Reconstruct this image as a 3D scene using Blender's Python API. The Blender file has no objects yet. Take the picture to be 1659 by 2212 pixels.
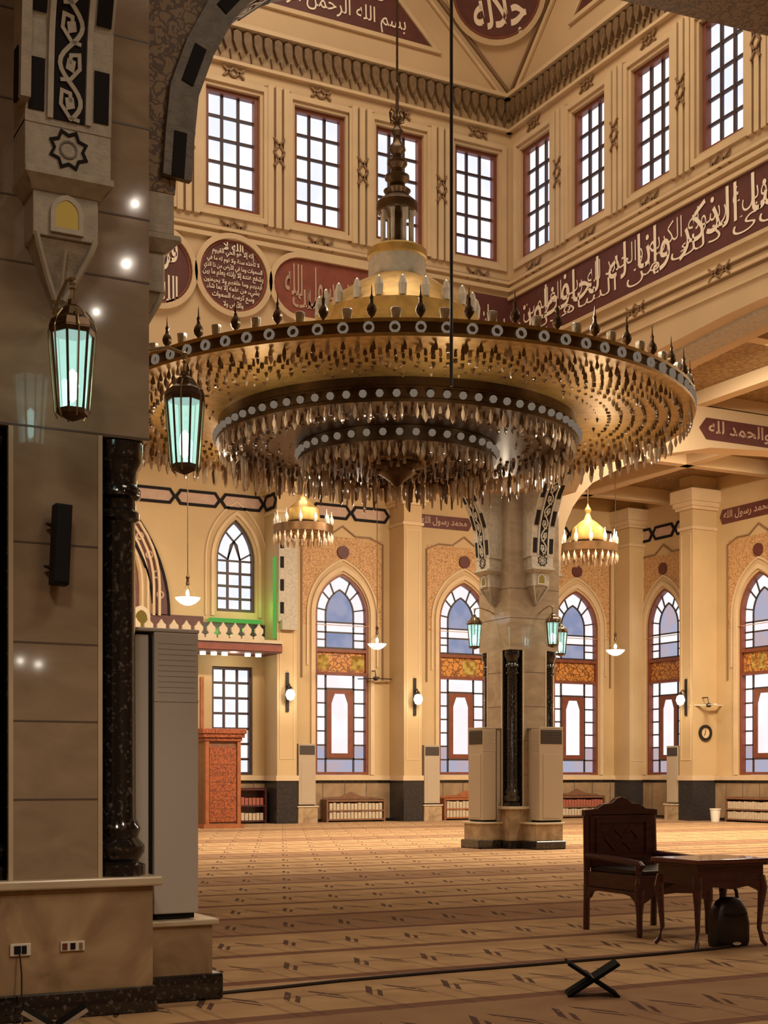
import bpy, bmesh, math, random
from mathutils import Vector, Matrix
from mathutils.geometry import tessellate_polygon
random.seed(7)
PI = math.pi
scn = bpy.context.scene
COL = scn.collection

# ------------------------------------------------------------------ camera, world, exposure
cd = bpy.data.cameras.new('camera'); cam = bpy.data.objects.new('camera', cd); COL.objects.link(cam)
cam.location = (0, 0, 1.5); cam.rotation_euler = (PI/2, 0, math.radians(-27.75))
cd.sensor_fit = 'HORIZONTAL'; cd.sensor_width = 36; cd.lens = 36*3061/1659
cd.shift_y = (1674-1106)/1659; cd.clip_end = 300; cd.clip_start = .05
scn.camera = cam
vs = scn.view_settings
vs.view_transform = 'Standard'; vs.look = 'None'; vs.gamma = 1; vs.use_curve_mapping = False; vs.exposure = 0.0
w = bpy.data.worlds.new('world'); scn.world = w; w.use_nodes = True
w.node_tree.nodes['Background'].inputs[0].default_value = (.75, .85, 1, 1)
w.node_tree.nodes['Background'].inputs[1].default_value = 1.0
cy = scn.cycles
cy.use_denoising = True; cy.max_bounces = 7; cy.diffuse_bounces = 4; cy.glossy_bounces = 3
cy.transmission_bounces = 4; cy.transparent_max_bounces = 8; cy.caustics_reflective = False; cy.caustics_refractive = False
cy.sample_clamp_indirect = 4

WARM = (1, .845, .635)
def lamp(name, typ, loc, power, color=WARM, size=.2, rot=(0, 0, 0), sy=None, spread=None):
    l = bpy.data.lights.new(name, typ); l.energy = power; l.color = color
    if typ == 'AREA':
        l.size = size
        if sy: l.shape = 'RECTANGLE'; l.size_y = sy
        if spread: l.spread = spread
    else: l.shadow_soft_size = size
    o = bpy.data.objects.new(name, l); COL.objects.link(o); o.location = loc; o.rotation_euler = rot
    return o
CX, CY = 9.2, 17.1          # centre of the domed square
# added area light out of view, brightens the domed square
lamp('dome_fill', 'AREA', (CX, CY, 18.6), 980, size=7)
# area lights without fittings, added under the aisle ceilings to brighten the hall
for x, pw in ((8, 480), (14, 860), (20, 1350), (26, 1350)):
    lamp('aisle_fill', 'AREA', (x, 27.3, 10.75), pw, size=3.0, sy=1.0, rot=(math.radians(14), 0, 0))
for y in (12, 17, 22):
    lamp('aisle_fill', 'AREA', (18.6, y, 9.55), 320, size=1.0, sy=3.0, rot=(0, math.radians(-20), 0))
for p in ((26, 19), (26, 13)):
    lamp('aisle_fill', 'AREA', (p[0], p[1], 9.6), 420, size=2.0)
lamp('aisle_fill', 'AREA', (27.5, 26.5, 10.7), 650, size=2.0, rot=(math.radians(15), 0, 0))
for p in ((5, 33), (9, 38)):
    lamp('aisle_fill', 'AREA', (p[0], p[1], 10.7), 420, size=2.0)
# the dim aisle the camera stands in
for p, pw in (((4.9, 1.73, 7.3), 11), ((5.0, 1.73, 8.0), 7), ((4.55, 1.73, 6.7), 5), ((3.7, 1.73, 2.75), 2), ((3.9, 1.73, 2.72), 2)):
    lamp('entrance_lamp', 'POINT', p, pw, (1, .88, .72), size=.032)
sp_ = lamp('pillar_base_fill', 'SPOT', (4.6, 2.2, 6.0), 420, (1, .78, .55), size=.15)  # added spot, puts a warm patch on the near pillar base
sp_.data.spot_size = math.radians(24); sp_.data.spot_blend = .9
sp_.rotation_euler = (Vector((2.35, 8.7, .75))-Vector((4.6, 2.2, 6.0))).to_track_quat('-Z', 'Y').to_euler()
lamp('entrance_fill', 'AREA', (5.5, 3.0, 10.5), 210, (1, .80, .60), size=2.5)  # added unseen area lights, here and below, to brighten the near pillar
lamp('entrance_fill', 'AREA', (0.2, 3.0, 7.0), 130, (1, .80, .60), size=1.0)

# ------------------------------------------------------------------ materials
def N(nt, typ, **kw):
    n = nt.nodes.new(typ)
    for k, v in kw.items(): setattr(n, k, v)
    return n
def mat(name, col, rough=.5, metal=0, spec=.5, var=0, scale=4, col2=None, bump=0, bscale=40, detail=4, coat=0, stretch=None, dist=0):
    m = bpy.data.materials.new(name); m.use_nodes = True; nt = m.node_tree; b = nt.nodes['Principled BSDF']
    b.inputs['Base Color'].default_value = (*col, 1); b.inputs['Roughness'].default_value = rough
    b.inputs['Metallic'].default_value = metal; b.inputs['Specular IOR Level'].default_value = spec
    b.inputs['Coat Weight'].default_value = coat
    tc = N(nt, 'ShaderNodeTexCoord'); src = tc.outputs['Object']
    if stretch:
        mp = N(nt, 'ShaderNodeMapping'); mp.inputs['Scale'].default_value = stretch
        nt.links.new(src, mp.inputs['Vector']); src = mp.outputs['Vector']
    if var or col2:
        no = N(nt, 'ShaderNodeTexNoise'); no.inputs['Scale'].default_value = scale; no.inputs['Detail'].default_value = detail
        no.inputs['Distortion'].default_value = dist
        nt.links.new(src, no.inputs['Vector'])
        r = N(nt, 'ShaderNodeValToRGB'); r.color_ramp.elements[0].position = .32; r.color_ramp.elements[1].position = .68
        c2 = col2 or tuple(c*(1-var) for c in col)
        r.color_ramp.elements[0].color = (*c2, 1); r.color_ramp.elements[1].color = (*col, 1)
        nt.links.new(no.outputs['Fac'], r.inputs['Fac']); nt.links.new(r.outputs['Color'], b.inputs['Base Color'])
    if bump:
        n2 = N(nt, 'ShaderNodeTexNoise'); n2.inputs['Scale'].default_value = bscale; n2.inputs['Detail'].default_value = 6
        nt.links.new(src, n2.inputs['Vector'])
        bp = N(nt, 'ShaderNodeBump'); bp.inputs['Strength'].default_value = bump; bp.inputs['Distance'].default_value = .02
        nt.links.new(n2.outputs['Fac'], bp.inputs['Height']); nt.links.new(bp.outputs['Normal'], b.inputs['Normal'])
    return m
def emat(name, col, strength, col2=None, scale=1.5):
    m = bpy.data.materials.new(name); m.use_nodes = True; nt = m.node_tree
    for n in list(nt.nodes): nt.nodes.remove(n)
    out = N(nt, 'ShaderNodeOutputMaterial'); e = N(nt, 'ShaderNodeEmission')
    e.inputs[0].default_value = (*col, 1); e.inputs[1].default_value = strength
    if col2:
        tc = N(nt, 'ShaderNodeTexCoord'); no = N(nt, 'ShaderNodeTexNoise'); no.inputs['Scale'].default_value = scale; no.inputs['Detail'].default_value = 1
        r = N(nt, 'ShaderNodeValToRGB'); r.color_ramp.elements[0].position = .38; r.color_ramp.elements[1].position = .62
        r.color_ramp.elements[0].color = (*col2, 1); r.color_ramp.elements[1].color = (*col, 1)
        nt.links.new(tc.outputs['Object'], no.inputs['Vector']); nt.links.new(no.outputs['Fac'], r.inputs['Fac']); nt.links.new(r.outputs['Color'], e.inputs[0])
    nt.links.new(e.outputs[0], out.inputs[0]); return m
def ornament(name, c1, c2, scale=3, rough=.5, thr=.5, metal=0, width=.06, dots=None):
    """carved or painted arabesque: voronoi cell edges and curls in c2 on c1"""
    m = mat(name, c1, rough, metal); nt = m.node_tree; b = nt.nodes['Principled BSDF']
    tc = N(nt, 'ShaderNodeTexCoord')
    no = N(nt, 'ShaderNodeTexNoise'); no.inputs['Scale'].default_value = scale*.7
    mx = N(nt, 'ShaderNodeMixRGB'); mx.inputs[0].default_value = .18
    nt.links.new(tc.outputs['Object'], no.inputs['Vector']); nt.links.new(tc.outputs['Object'], mx.inputs[1]); nt.links.new(no.outputs['Color'], mx.inputs[2])
    v = N(nt, 'ShaderNodeTexVoronoi', feature='DISTANCE_TO_EDGE'); v.inputs['Scale'].default_value = scale
    nt.links.new(mx.outputs[0], v.inputs['Vector'])
    lt = N(nt, 'ShaderNodeMath', operation='LESS_THAN'); lt.inputs[1].default_value = width
    nt.links.new(v.outputs['Distance'], lt.inputs[0])
    v2 = N(nt, 'ShaderNodeTexVoronoi', feature='F1'); v2.inputs['Scale'].default_value = scale
    nt.links.new(mx.outputs[0], v2.inputs['Vector'])
    l2 = N(nt, 'ShaderNodeMath', operation='LESS_THAN'); l2.inputs[1].default_value = dots if dots else .16
    nt.links.new(v2.outputs['Distance'], l2.inputs[0])
    ad = N(nt, 'ShaderNodeMath', operation='MAXIMUM'); nt.links.new(lt.outputs[0], ad.inputs[0]); nt.links.new(l2.outputs[0], ad.inputs[1])
    mc = N(nt, 'ShaderNodeMixRGB'); mc.inputs[1].default_value = (*c1, 1); mc.inputs[2].default_value = (*c2, 1)
    nt.links.new(ad.outputs[0], mc.inputs[0]); nt.links.new(mc.outputs[0], b.inputs['Base Color'])
    return m
M = {}
M['wall'] = mat('warm_plaster', (.60, .425, .245), .6, var=.14, scale=.6)
M['wall_low'] = mat('warm_plaster_hall', (.55, .385, .195), .6, var=.14, scale=.6)
M['trim'] = mat('cream_moulding', (.63, .46, .275), .55, var=.12, scale=2)
M['groove'] = mat('groove_brown', (.23, .13, .06), .6)
M['frieze'] = mat('frieze_brown', (.19, .11, .05), .6, var=.35, scale=9)
M['frieze_back'] = mat('frieze_backing', (.36, .235, .12), .6, var=.2, scale=5)
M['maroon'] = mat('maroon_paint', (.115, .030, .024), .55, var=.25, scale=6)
M['maroon_red'] = mat('red_brown_paint', (.25, .062, .034), .55, var=.25, scale=6)
M['script'] = mat('cream_script', (.86, .74, .60), .5)
M['frame'] = mat('red_brown_window_wood', (.21, .058, .028), .45, var=.25, scale=6)
M['muntin'] = mat('dark_window_bar', (.045, .022, .02), .5)
M['leading'] = mat('dark_leading', (.05, .035, .03), .5)
M['pane'] = emat('bright_sky_glass', (1, .95, .93), 1.15, (.80, .82, 1), .9)
M['pane_white'] = emat('frosted_day_glass', (.92, .93, .95), 1.1, (.95, .84, .86), 1.2)
M['pane_blue'] = emat('blue_day_glass', (.30, .34, .52), .85, (.42, .42, .58), 2)
M['pane_pink'] = emat('pale_pink_day_glass', (.62, .48, .52), .85, (.5, .5, .66), 2)
M['stain'] = ornament('amber_stained_panel', (.55, .24, .05), (.20, .07, .02), 7, .35, width=.09)
M['stain_lit'] = emat('lit_amber_glass', (.85, .48, .09), .75, (.45, .18, .03), 5)
M['arab'] = ornament('orange_arabesque', (.56, .34, .15), (.33, .16, .06), 12, .6, width=.075, dots=.2)
M['marble'] = mat('brown_marble', (.36, .275, .19), .07, var=.35, scale=1.6, col2=(.27, .20, .135), dist=1.5, coat=.25, stretch=(1, 1, 2.5))
M['marble_joint'] = mat('marble_joint', (.10, .07, .05), .5)
M['plinth'] = mat('tan_marble', (.47, .34, .20), .12, scale=1.4, col2=(.25, .165, .095), dist=2.5, coat=.3)
M['cap'] = mat('cream_marble', (.60, .49, .34), .25, var=.15, scale=3)
M['stone'] = mat('carved_limestone', (.47, .41, .32), .55, var=.25, scale=14, bump=.25, bscale=60)
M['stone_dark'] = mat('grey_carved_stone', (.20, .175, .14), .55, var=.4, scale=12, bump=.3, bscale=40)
M['black'] = mat('black_inlay', (.010, .007, .007), .7, spec=.2)
M['granite'] = mat('black_granite', (.13, .11, .095), .12, scale=34, col2=(.012, .010, .010), detail=3, coat=.5)
_r = [n for n in M['granite'].node_tree.nodes if n.type == 'VALTORGB'][0]; _r.color_ramp.elements[0].position = .56; _r.color_ramp.elements[1].position = .74
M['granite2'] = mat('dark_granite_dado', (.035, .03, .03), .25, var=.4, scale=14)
M['dado'] = mat('dado_marble', (.34, .23, .13), .3, scale=2, col2=(.24, .155, .085), dist=1)
M['grey_ac'] = mat('grey_enamel', (.52, .475, .43), .38, var=.06, scale=1)
M['beige_ac'] = mat('beige_enamel', (.42, .33, .23), .4, var=.06, scale=1)
M['grille'] = mat('grille_brown', (.06, .045, .035), .5)
M['gold'] = mat('gilt_metal', (.52, .32, .09), .45, .55, var=.3, scale=8)
M['bronze'] = mat('dark_bronze', (.10, .055, .022), .35, .6, var=.4, scale=6)
M['bronze_band'] = mat('amber_bronze_band', (.15, .075, .025), .35, .55, var=.4, scale=5)
M['silver'] = mat('silvered_glass', (.62, .57, .48), .25, .4, var=.2, scale=10)
M['crystal'] = mat('crystal_drop', (.80, .62, .43), .12, 0, 1.0, var=.4, scale=6, coat=.5)
M['crystal_dark'] = mat('amber_crystal_drop', (.16, .085, .04), .15, 0, 1.0, coat=.5)
M['bulb'] = emat('warm_bulb', (1, .80, .52), 2.2)
M['globe'] = emat('chandelier_globe', (.72, .56, .42), .24)
M['iron'] = mat('black_iron', (.02, .016, .014), .4, .3)
M['brass'] = mat('aged_brass', (.42, .32, .17), .35, .7, var=.3, scale=20)
M['lampbulb'] = emat('cool_bulb', (.85, .97, 1), 7)
M['whitelamp'] = emat('white_lamp_glass', (1, .93, .78), 1.3)
M['spot'] = emat('downlight', (1, 1, .78), 7)
M['wood'] = mat('mahogany', (.085, .022, .023), .32, var=.45, scale=7, stretch=(1, 1, 4), coat=.25)
M['wood_top'] = mat('mahogany_top', (.15, .038, .032), .3, var=.35, scale=7, coat=.3)
M['wood_orange'] = mat('orange_wood', (.36, .115, .04), .45, var=.3, scale=7)
M['carved_orange'] = ornament('carved_orange_wood', (.36, .090, .026), (.11, .025, .010), 14, .45, width=.07)
M['shelf_wood'] = mat('shelf_wood', (.22, .10, .05), .45, var=.3, scale=6)
M['book'] = mat('book_cloth_cream', (.56, .44, .30), .7, var=.2, scale=8)
M['book2'] = mat('book_cloth_red', (.36, .10, .06), .7, var=.2, scale=8)
M['leather'] = mat('black_leather', (.022, .013, .013), .4, var=.4, scale=12, bump=.2, bscale=50)
M['plastic_black'] = mat('black_plastic', (.006, .006, .007), .6, spec=.25)
M['plastic_white'] = mat('white_plastic', (.72, .66, .56), .4)
M['ceil_gold'] = ornament('olive_gold_coffer', (.31, .19, .07), (.21, .115, .035), 6, .6, width=.1)
M['ceil_rib'] = mat('cream_rib', (.62, .46, .28), .6)
M['ceil'] = mat('cream_ceiling', (.45, .33, .2), .7)
M['spandrel'] = ornament('painted_spandrel', (.26, .165, .08), (.10, .055, .03), 13, .6, width=.09)
M['soffit'] = ornament('carved_soffit', (.16, .13, .10), (.045, .034, .026), 9, .55, width=.09)
M['lattice'] = mat('pale_carving', (.52, .47, .38), .5, var=.15, scale=10)
M['pink'] = mat('rose_stone', (.50, .33, .24), .5, var=.15, scale=4)
M['niche'] = emat('amber_niche_lamp', (.55, .31, .06), .42)
M['wire'] = mat('wire_dark', (.03, .02, .015), .5)
M['green_glow'] = emat('green_tube', (.16, .60, .11), .62)
def glassmat():
    m = bpy.data.materials.new('teal_lantern_glass'); m.use_nodes = True; nt = m.node_tree
    for n in list(nt.nodes): nt.nodes.remove(n)
    out = N(nt, 'ShaderNodeOutputMaterial'); a = N(nt, 'ShaderNodeAddShader'); mx = N(nt, 'ShaderNodeMixShader')
    e = N(nt, 'ShaderNodeEmission'); e.inputs[0].default_value = (.50, .80, .72, 1); e.inputs[1].default_value = .58
    t = N(nt, 'ShaderNodeBsdfTransparent'); t.inputs[0].default_value = (.55, .78, .70, 1)
    g = N(nt, 'ShaderNodeBsdfGlossy'); g.inputs['Roughness'].default_value = .08; g.inputs[0].default_value = (.9, .95, .95, 1)
    mx.inputs[0].default_value = .14
    nt.links.new(t.outputs[0], mx.inputs[1]); nt.links.new(g.outputs[0], mx.inputs[2])
    nt.links.new(mx.outputs[0], a.inputs[0]); nt.links.new(e.outputs[0], a.inputs[1]); nt.links.new(a.outputs[0], out.inputs[0])
    return m
M['glass'] = glassmat()
def plate_mat(name, c1, c2, n_ang, n_rad):
    """gilt plate pierced in rings of small holes (polar pattern around the object's own axis)"""
    m = mat(name, c1, .55, .35); nt = m.node_tree; b = nt.nodes['Principled BSDF']
    tc = N(nt, 'ShaderNodeTexCoord'); sp = N(nt, 'ShaderNodeSeparateXYZ'); nt.links.new(tc.outputs['Object'], sp.inputs[0])
    def ma(op, a, b_=None):
        n = N(nt, 'ShaderNodeMath', operation=op)
        for i, q in enumerate((a, b_)):
            if q is None: continue
            if isinstance(q, (int, float)): n.inputs[i].default_value = q
            else: nt.links.new(q, n.inputs[i])
        return n.outputs[0]
    ang = ma('ARCTAN2', sp.outputs[1], sp.outputs[0])
    rad = ma('SQRT', ma('ADD', ma('MULTIPLY', sp.outputs[0], sp.outputs[0]), ma('MULTIPLY', sp.outputs[1], sp.outputs[1])))
    rr = ma('MULTIPLY', rad, n_rad)
    row = ma('FLOOR', rr)
    au = ma('ADD', ma('MULTIPLY', ang, n_ang/(2*PI)), ma('MULTIPLY', ma('MODULO', row, 2), .5))
    fa = ma('SUBTRACT', ma('FRACT', au), .5); fr = ma('SUBTRACT', ma('FRACT', rr), .5)
    d = ma('ADD', ma('MULTIPLY', fa, fa), ma('MULTIPLY', fr, fr))
    hole = ma('LESS_THAN', d, .075)
    no = N(nt, 'ShaderNodeTexNoise'); no.inputs['Scale'].default_value = 7; nt.links.new(tc.outputs['Object'], no.inputs['Vector'])
    r = N(nt, 'ShaderNodeValToRGB'); r.color_ramp.elements[0].position = .35; r.color_ramp.elements[1].position = .65
    r.color_ramp.elements[0].color = (c1[0]*.55, c1[1]*.5, c1[2]*.5, 1); r.color_ramp.elements[1].color = (*c1, 1)
    nt.links.new(no.outputs['Fac'], r.inputs['Fac'])
    mc = N(nt, 'ShaderNodeMixRGB'); nt.links.new(r.outputs['Color'], mc.inputs[1]); mc.inputs[2].default_value = (*c2, 1)
    nt.links.new(hole, mc.inputs[0]); nt.links.new(mc.outputs[0], b.inputs['Base Color'])
    return m
M['plate'] = plate_mat('pierced_gilt_plate', (.50, .30, .09), (.05, .025, .012), 110, 5.5)
def carpet_mat():
    m = mat('prayer_carpet', (.42, .27, .14), .95, 0, .1); nt = m.node_tree; b = nt.nodes['Principled BSDF']
    tc = N(nt, 'ShaderNodeTexCoord'); sp = N(nt, 'ShaderNodeSeparateXYZ'); nt.links.new(tc.outputs['Object'], sp.inputs[0])
    def ma(op, a, b_=None):
        n = N(nt, 'ShaderNodeMath', operation=op)
        for i, q in enumerate((a, b_)):
            if q is None: continue
            if isinstance(q, (int, float)): n.inputs[i].default_value = q
            else: nt.links.new(q, n.inputs[i])
        return n.outputs[0]
    u = ma('FRACT', ma('MULTIPLY', sp.outputs[0], 1/.62)); v = ma('FRACT', ma('ADD', ma('MULTIPLY', sp.outputs[1], 1/1.42), .38))
    au = ma('ABSOLUTE', ma('SUBTRACT', u, .5))
    def band(x, c, wd): return ma('LESS_THAN', ma('ABSOLUTE', ma('SUBTRACT', x, c)), wd)
    line = ma('MAXIMUM', band(v, .07, .06), ma('MULTIPLY', band(ma('FRACT', ma('MULTIPLY', sp.outputs[1], 1/5.68)), .3, .11), .55))
    # pointed niche drawn in each prayer place
    ch = ma('SUBTRACT', v, ma('ADD', .78, ma('MULTIPLY', au, -.9)))
    ch1 = ma('MULTIPLY', band(ch, 0, .036), ma('MULTIPLY', ma('LESS_THAN', au, .34), ma('GREATER_THAN', au, .10)))
    ch2 = ma('MULTIPLY', band(ch, -.12, .028), ma('MULTIPLY', ma('LESS_THAN', au, .30), ma('GREATER_THAN', au, .12)))
    side = ma('MULTIPLY', band(au, .37, .03), ma('LESS_THAN', v, .46))
    no = N(nt, 'ShaderNodeTexNoise'); no.inputs['Scale'].default_value = 14; no.inputs['Detail'].default_value = 5; nt.links.new(tc.outputs['Object'], no.inputs['Vector'])
    brk = ma('GREATER_THAN', no.outputs['Fac'], .36)
    dark = ma('MULTIPLY', ma('MAXIMUM', ma('MAXIMUM', ch1, ch2), ma('MULTIPLY', side, .35)), brk)
    n2 = N(nt, 'ShaderNodeTexNoise'); n2.inputs['Scale'].default_value = 2.2; n2.inputs['Detail'].default_value = 6; nt.links.new(tc.outputs['Object'], n2.inputs['Vector'])
    r = N(nt, 'ShaderNodeValToRGB'); r.color_ramp.elements[0].position = .35; r.color_ramp.elements[1].position = .65
    r.color_ramp.elements[0].color = (.37, .225, .115, 1); r.color_ramp.elements[1].color = (.47, .30, .155, 1)
    nt.links.new(n2.outputs['Fac'], r.inputs['Fac'])
    a = N(nt, 'ShaderNodeMixRGB'); nt.links.new(r.outputs['Color'], a.inputs[1]); a.inputs[2].default_value = (.16, .070, .045, 1)
    nt.links.new(ma('MULTIPLY', ma('MAXIMUM', line, ma('MULTIPLY', band(v, .55, .03), .4)), .9), a.inputs[0])
    c = N(nt, 'ShaderNodeMixRGB'); nt.links.new(a.outputs[0], c.inputs[1]); c.inputs[2].default_value = (.06, .03, .025, 1)
    nt.links.new(ma('MULTIPLY', dark, .88), c.inputs[0]); nt.links.new(c.outputs[0], b.inputs['Base Color'])
    n3 = N(nt, 'ShaderNodeTexNoise'); n3.inputs['Scale'].default_value = 180; nt.links.new(tc.outputs['Object'], n3.inputs['Vector'])
    bp = N(nt, 'ShaderNodeBump'); bp.inputs['Strength'].default_value = .3; bp.inputs['Distance'].default_value = .01
    nt.links.new(n3.outputs['Fac'], bp.inputs['Height']); nt.links.new(bp.outputs['Normal'], b.inputs['Normal'])
    return m
M['carpet'] = carpet_mat()

# ------------------------------------------------------------------ mesh helpers
def FA(Y): return lambda u, d, z: (u, Y-d, z)          # wall seen looking towards +Y; d comes towards the viewer
def FB(X): return lambda u, d, z: (X-d, -u, z)         # wall seen looking towards +X; u = -Y
def ID(u, d, z): return (u, d, z)
class MB:
    def __init__(s, fr=ID): s.v = []; s.f = []; s.fr = fr
    def add(s, vs_, fs):
        n = len(s.v); s.v += [s.fr(*p) for p in vs_]; s.f += [tuple(i+n for i in f) for f in fs]; return s
    def box(s, a0, a1, b0, b1, c0, c1):
        return s.add([(a0, b0, c0), (a1, b0, c0), (a1, b1, c0), (a0, b1, c0), (a0, b0, c1), (a1, b0, c1), (a1, b1, c1), (a0, b1, c1)],
                     [(0, 3, 2, 1), (4, 5, 6, 7), (0, 1, 5, 4), (1, 2, 6, 5), (2, 3, 7, 6), (3, 0, 4, 7)])
    def prism(s, pts, d0, d1, holes=(), back=True):
        """polygon in (u, z) extruded along d, with holes"""
        loops = [list(pts)]+[list(h) for h in holes]
        flat = [p for l in loops for p in l]
        tri = tessellate_polygon([[Vector((p[0], p[1], 0)) for p in l] for l in loops])
        n = len(flat)
        vs_ = [(p[0], d1, p[1]) for p in flat]+[(p[0], d0, p[1]) for p in flat]
        fs = [tuple(t) for t in tri]
        if back: fs += [tuple(i+n for i in reversed(t)) for t in tri]
        k = 0
        for l in loops:
            m = len(l)
            for i in range(m): fs.append((k+i, k+(i+1) % m, n+k+(i+1) % m, n+k+i))
            k += m
        return s.add(vs_, fs)
    def strip(s, pts, wd, d0, d1, closed=False):
        """flat moulding of width wd following a polyline in (u, z)"""
        n = len(pts); L = []; R = []
        for i, p in enumerate(pts):
            a = pts[i-1] if (i or closed) else p
            b = pts[(i+1) % n] if (i < n-1 or closed) else p
            t1 = Vector((p[0]-a[0], p[1]-a[1])); t2 = Vector((b[0]-p[0], b[1]-p[1]))
            if t1.length < 1e-7: t1 = t2
            if t2.length < 1e-7: t2 = t1
            t1.normalize(); t2.normalize(); n1 = Vector((-t1.y, t1.x)); n2 = Vector((-t2.y, t2.x))
            m = n1+n2
            if m.length < .2: m = n1
            m.normalize(); k = wd/2/max(.45, m.dot(n1))
            L.append((p[0]+m.x*k, p[1]+m.y*k)); R.append((p[0]-m.x*k, p[1]-m.y*k))
        vs_ = []
        for i in range(n): vs_ += [(L[i][0], d0, L[i][1]), (L[i][0], d1, L[i][1]), (R[i][0], d1, R[i][1]), (R[i][0], d0, R[i][1])]
        fs = []
        for i in range(n if closed else n-1):
            a = 4*i; b = 4*((i+1) % n)
            for k in range(4): fs.append((a+k, a+(k+1) % 4, b+(k+1) % 4, b+k))
        if not closed: fs += [(3, 2, 1, 0), (4*n-4, 4*n-3, 4*n-2, 4*n-1)]
        return s.add(vs_, fs)
    def lathe(s, prof, cx=0, cy=0, seg=16, a0=0, a1=2*PI, rot=0):
        full = abs(a1-a0-2*PI) < 1e-6; m = seg if full else seg+1; vs_ = []; fs = []
        for r, z in prof:
            for i in range(m):
                a = rot+a0+(a1-a0)*i/seg; vs_.append((cx+r*math.cos(a), cy+r*math.sin(a), z))
        for j in range(len(prof)-1):
            for i in range(seg):
                k = (i+1) % m; fs.append((j*m+i, j*m+k, (j+1)*m+k, (j+1)*m+i))
        if full:
            if prof[0][0] > 1e-4: fs.append(tuple(reversed(range(m))))
            if prof[-1][0] > 1e-4: fs.append(tuple(range((len(prof)-1)*m, len(prof)*m)))
        return s.add(vs_, fs)
    def tube(s, pts, r, seg=8, taper=None):
        P = [Vector(p) for p in pts]; vs_ = []; fs = []; up = Vector((0, 0, 1))
        for i, p in enumerate(P):
            t = (P[min(i+1, len(P)-1)]-P[max(i-1, 0)]).normalized()
            x = t.cross(up if abs(t.z) < .95 else Vector((1, 0, 0))).normalized(); y = t.cross(x)
            rr = r if taper is None else taper[i]
            for k in range(seg):
                a = 2*PI*k/seg; q = p+x*(rr*math.cos(a))+y*(rr*math.sin(a)); vs_.append(tuple(q))
        for i in range(len(P)-1):
            for k in range(seg): fs.append((i*seg+k, i*seg+(k+1) % seg, (i+1)*seg+(k+1) % seg, (i+1)*seg+k))
        fs += [tuple(reversed(range(seg))), tuple(range((len(P)-1)*seg, len(P)*seg))]
        return s.add(vs_, fs)
    def build(s, name, m, parent=None, smooth=False, bevel=0, kind=None, loc=None):
        me = bpy.data.meshes.new(name); me.from_pydata(s.v, [], s.f)
        bm = bmesh.new(); bm.from_mesh(me); bmesh.ops.remove_doubles(bm, verts=bm.verts, dist=1e-5)
        bmesh.ops.recalc_face_normals(bm, faces=bm.faces); bm.to_mesh(me); bm.free()
        if smooth:
            for p in me.polygons: p.use_smooth = True
            me.set_sharp_from_angle(angle=math.radians(38))
        me.materials.append(m)
        o = bpy.data.objects.new(name, me); COL.objects.link(o)
        if parent: o.parent = parent
        if loc: o.location = loc
        if bevel:
            b = o.modifiers.new('edge', 'BEVEL'); b.width = bevel; b.segments = 2; b.limit_method = 'ANGLE'; b.angle_limit = math.radians(40)
        if kind: o['kind'] = kind
        return o
def empty(name, loc=(0, 0, 0), rz=0):
    o = bpy.data.objects.new(name, None); COL.objects.link(o); o.location = loc; o.rotation_euler = (0, 0, rz); o.empty_display_size = .1; return o
def tag(o, label=None, cat=None, group=None, kind=None):
    if label: o['label'] = label
    if cat: o['category'] = cat
    if group: o['group'] = group
    if kind: o['kind'] = kind
    return o
def copy_tree(o, parent=None):
    c = o.copy(); COL.objects.link(c)
    if parent: c.parent = parent
    for ch in list(o.children): copy_tree(ch, c)
    return c
def structure(name, label=None):
    o = empty(name); o['kind'] = 'structure'
    if label: o['label'] = label; o['category'] = 'trim'
    return o
def parch(w_, z0, rise, n=10, u=0):
    """pointed arch from (u-w, z0) over the apex to (u+w, z0)"""
    c = max(0, (rise*rise-w_*w_)/(2*w_)); R = w_+c; a1 = math.atan2(rise, c)
    right = [(u-c+R*math.cos(a1*i/n), z0+R*math.sin(a1*i/n)) for i in range(n+1)]
    left = [(2*u-p[0], p[1]) for p in right]
    return left+right[::-1][1:]
def archpoly(w_, zb, zs, rise, n=10, u=0):
    return [(u-w_, zb)]+parch(w_, zs, rise, n, u)+[(u+w_, zb)]
def rect(u0, u1, z0, z1): return [(u0, z0), (u1, z0), (u1, z1), (u0, z1)]
def circ(u, z, r, n=36, ru=None): return [(u+(ru or r)*math.cos(2*PI*i/n), z+r*math.sin(2*PI*i/n)) for i in range(n)]

# Arabic script: contextual letter forms
AR = {'ا': (0xFE8D, 0), 'أ': (0xFE83, 0), 'إ': (0xFE87, 0), 'د': (0xFEA9, 0), 'ذ': (0xFEAB, 0), 'ر': (0xFEAD, 0), 'ز': (0xFEAF, 0), 'و': (0xFEED, 0), 'ة': (0xFE93, 0),
      'ب': (0xFE8F, 1), 'ت': (0xFE95, 1), 'ج': (0xFE9D, 1), 'ح': (0xFEA1, 1), 'خ': (0xFEA5, 1), 'س': (0xFEB1, 1), 'ش': (0xFEB5, 1), 'ص': (0xFEB9, 1), 'ط': (0xFEC1, 1), 'ظ': (0xFEC5, 1),
      'ع': (0xFEC9, 1), 'ف': (0xFED1, 1), 'ق': (0xFED5, 1), 'ك': (0xFED9, 1), 'ل': (0xFEDD, 1), 'م': (0xFEE1, 1), 'ن': (0xFEE5, 1), 'ه': (0xFEE9, 1), 'ي': (0xFEF1, 1)}
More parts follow.
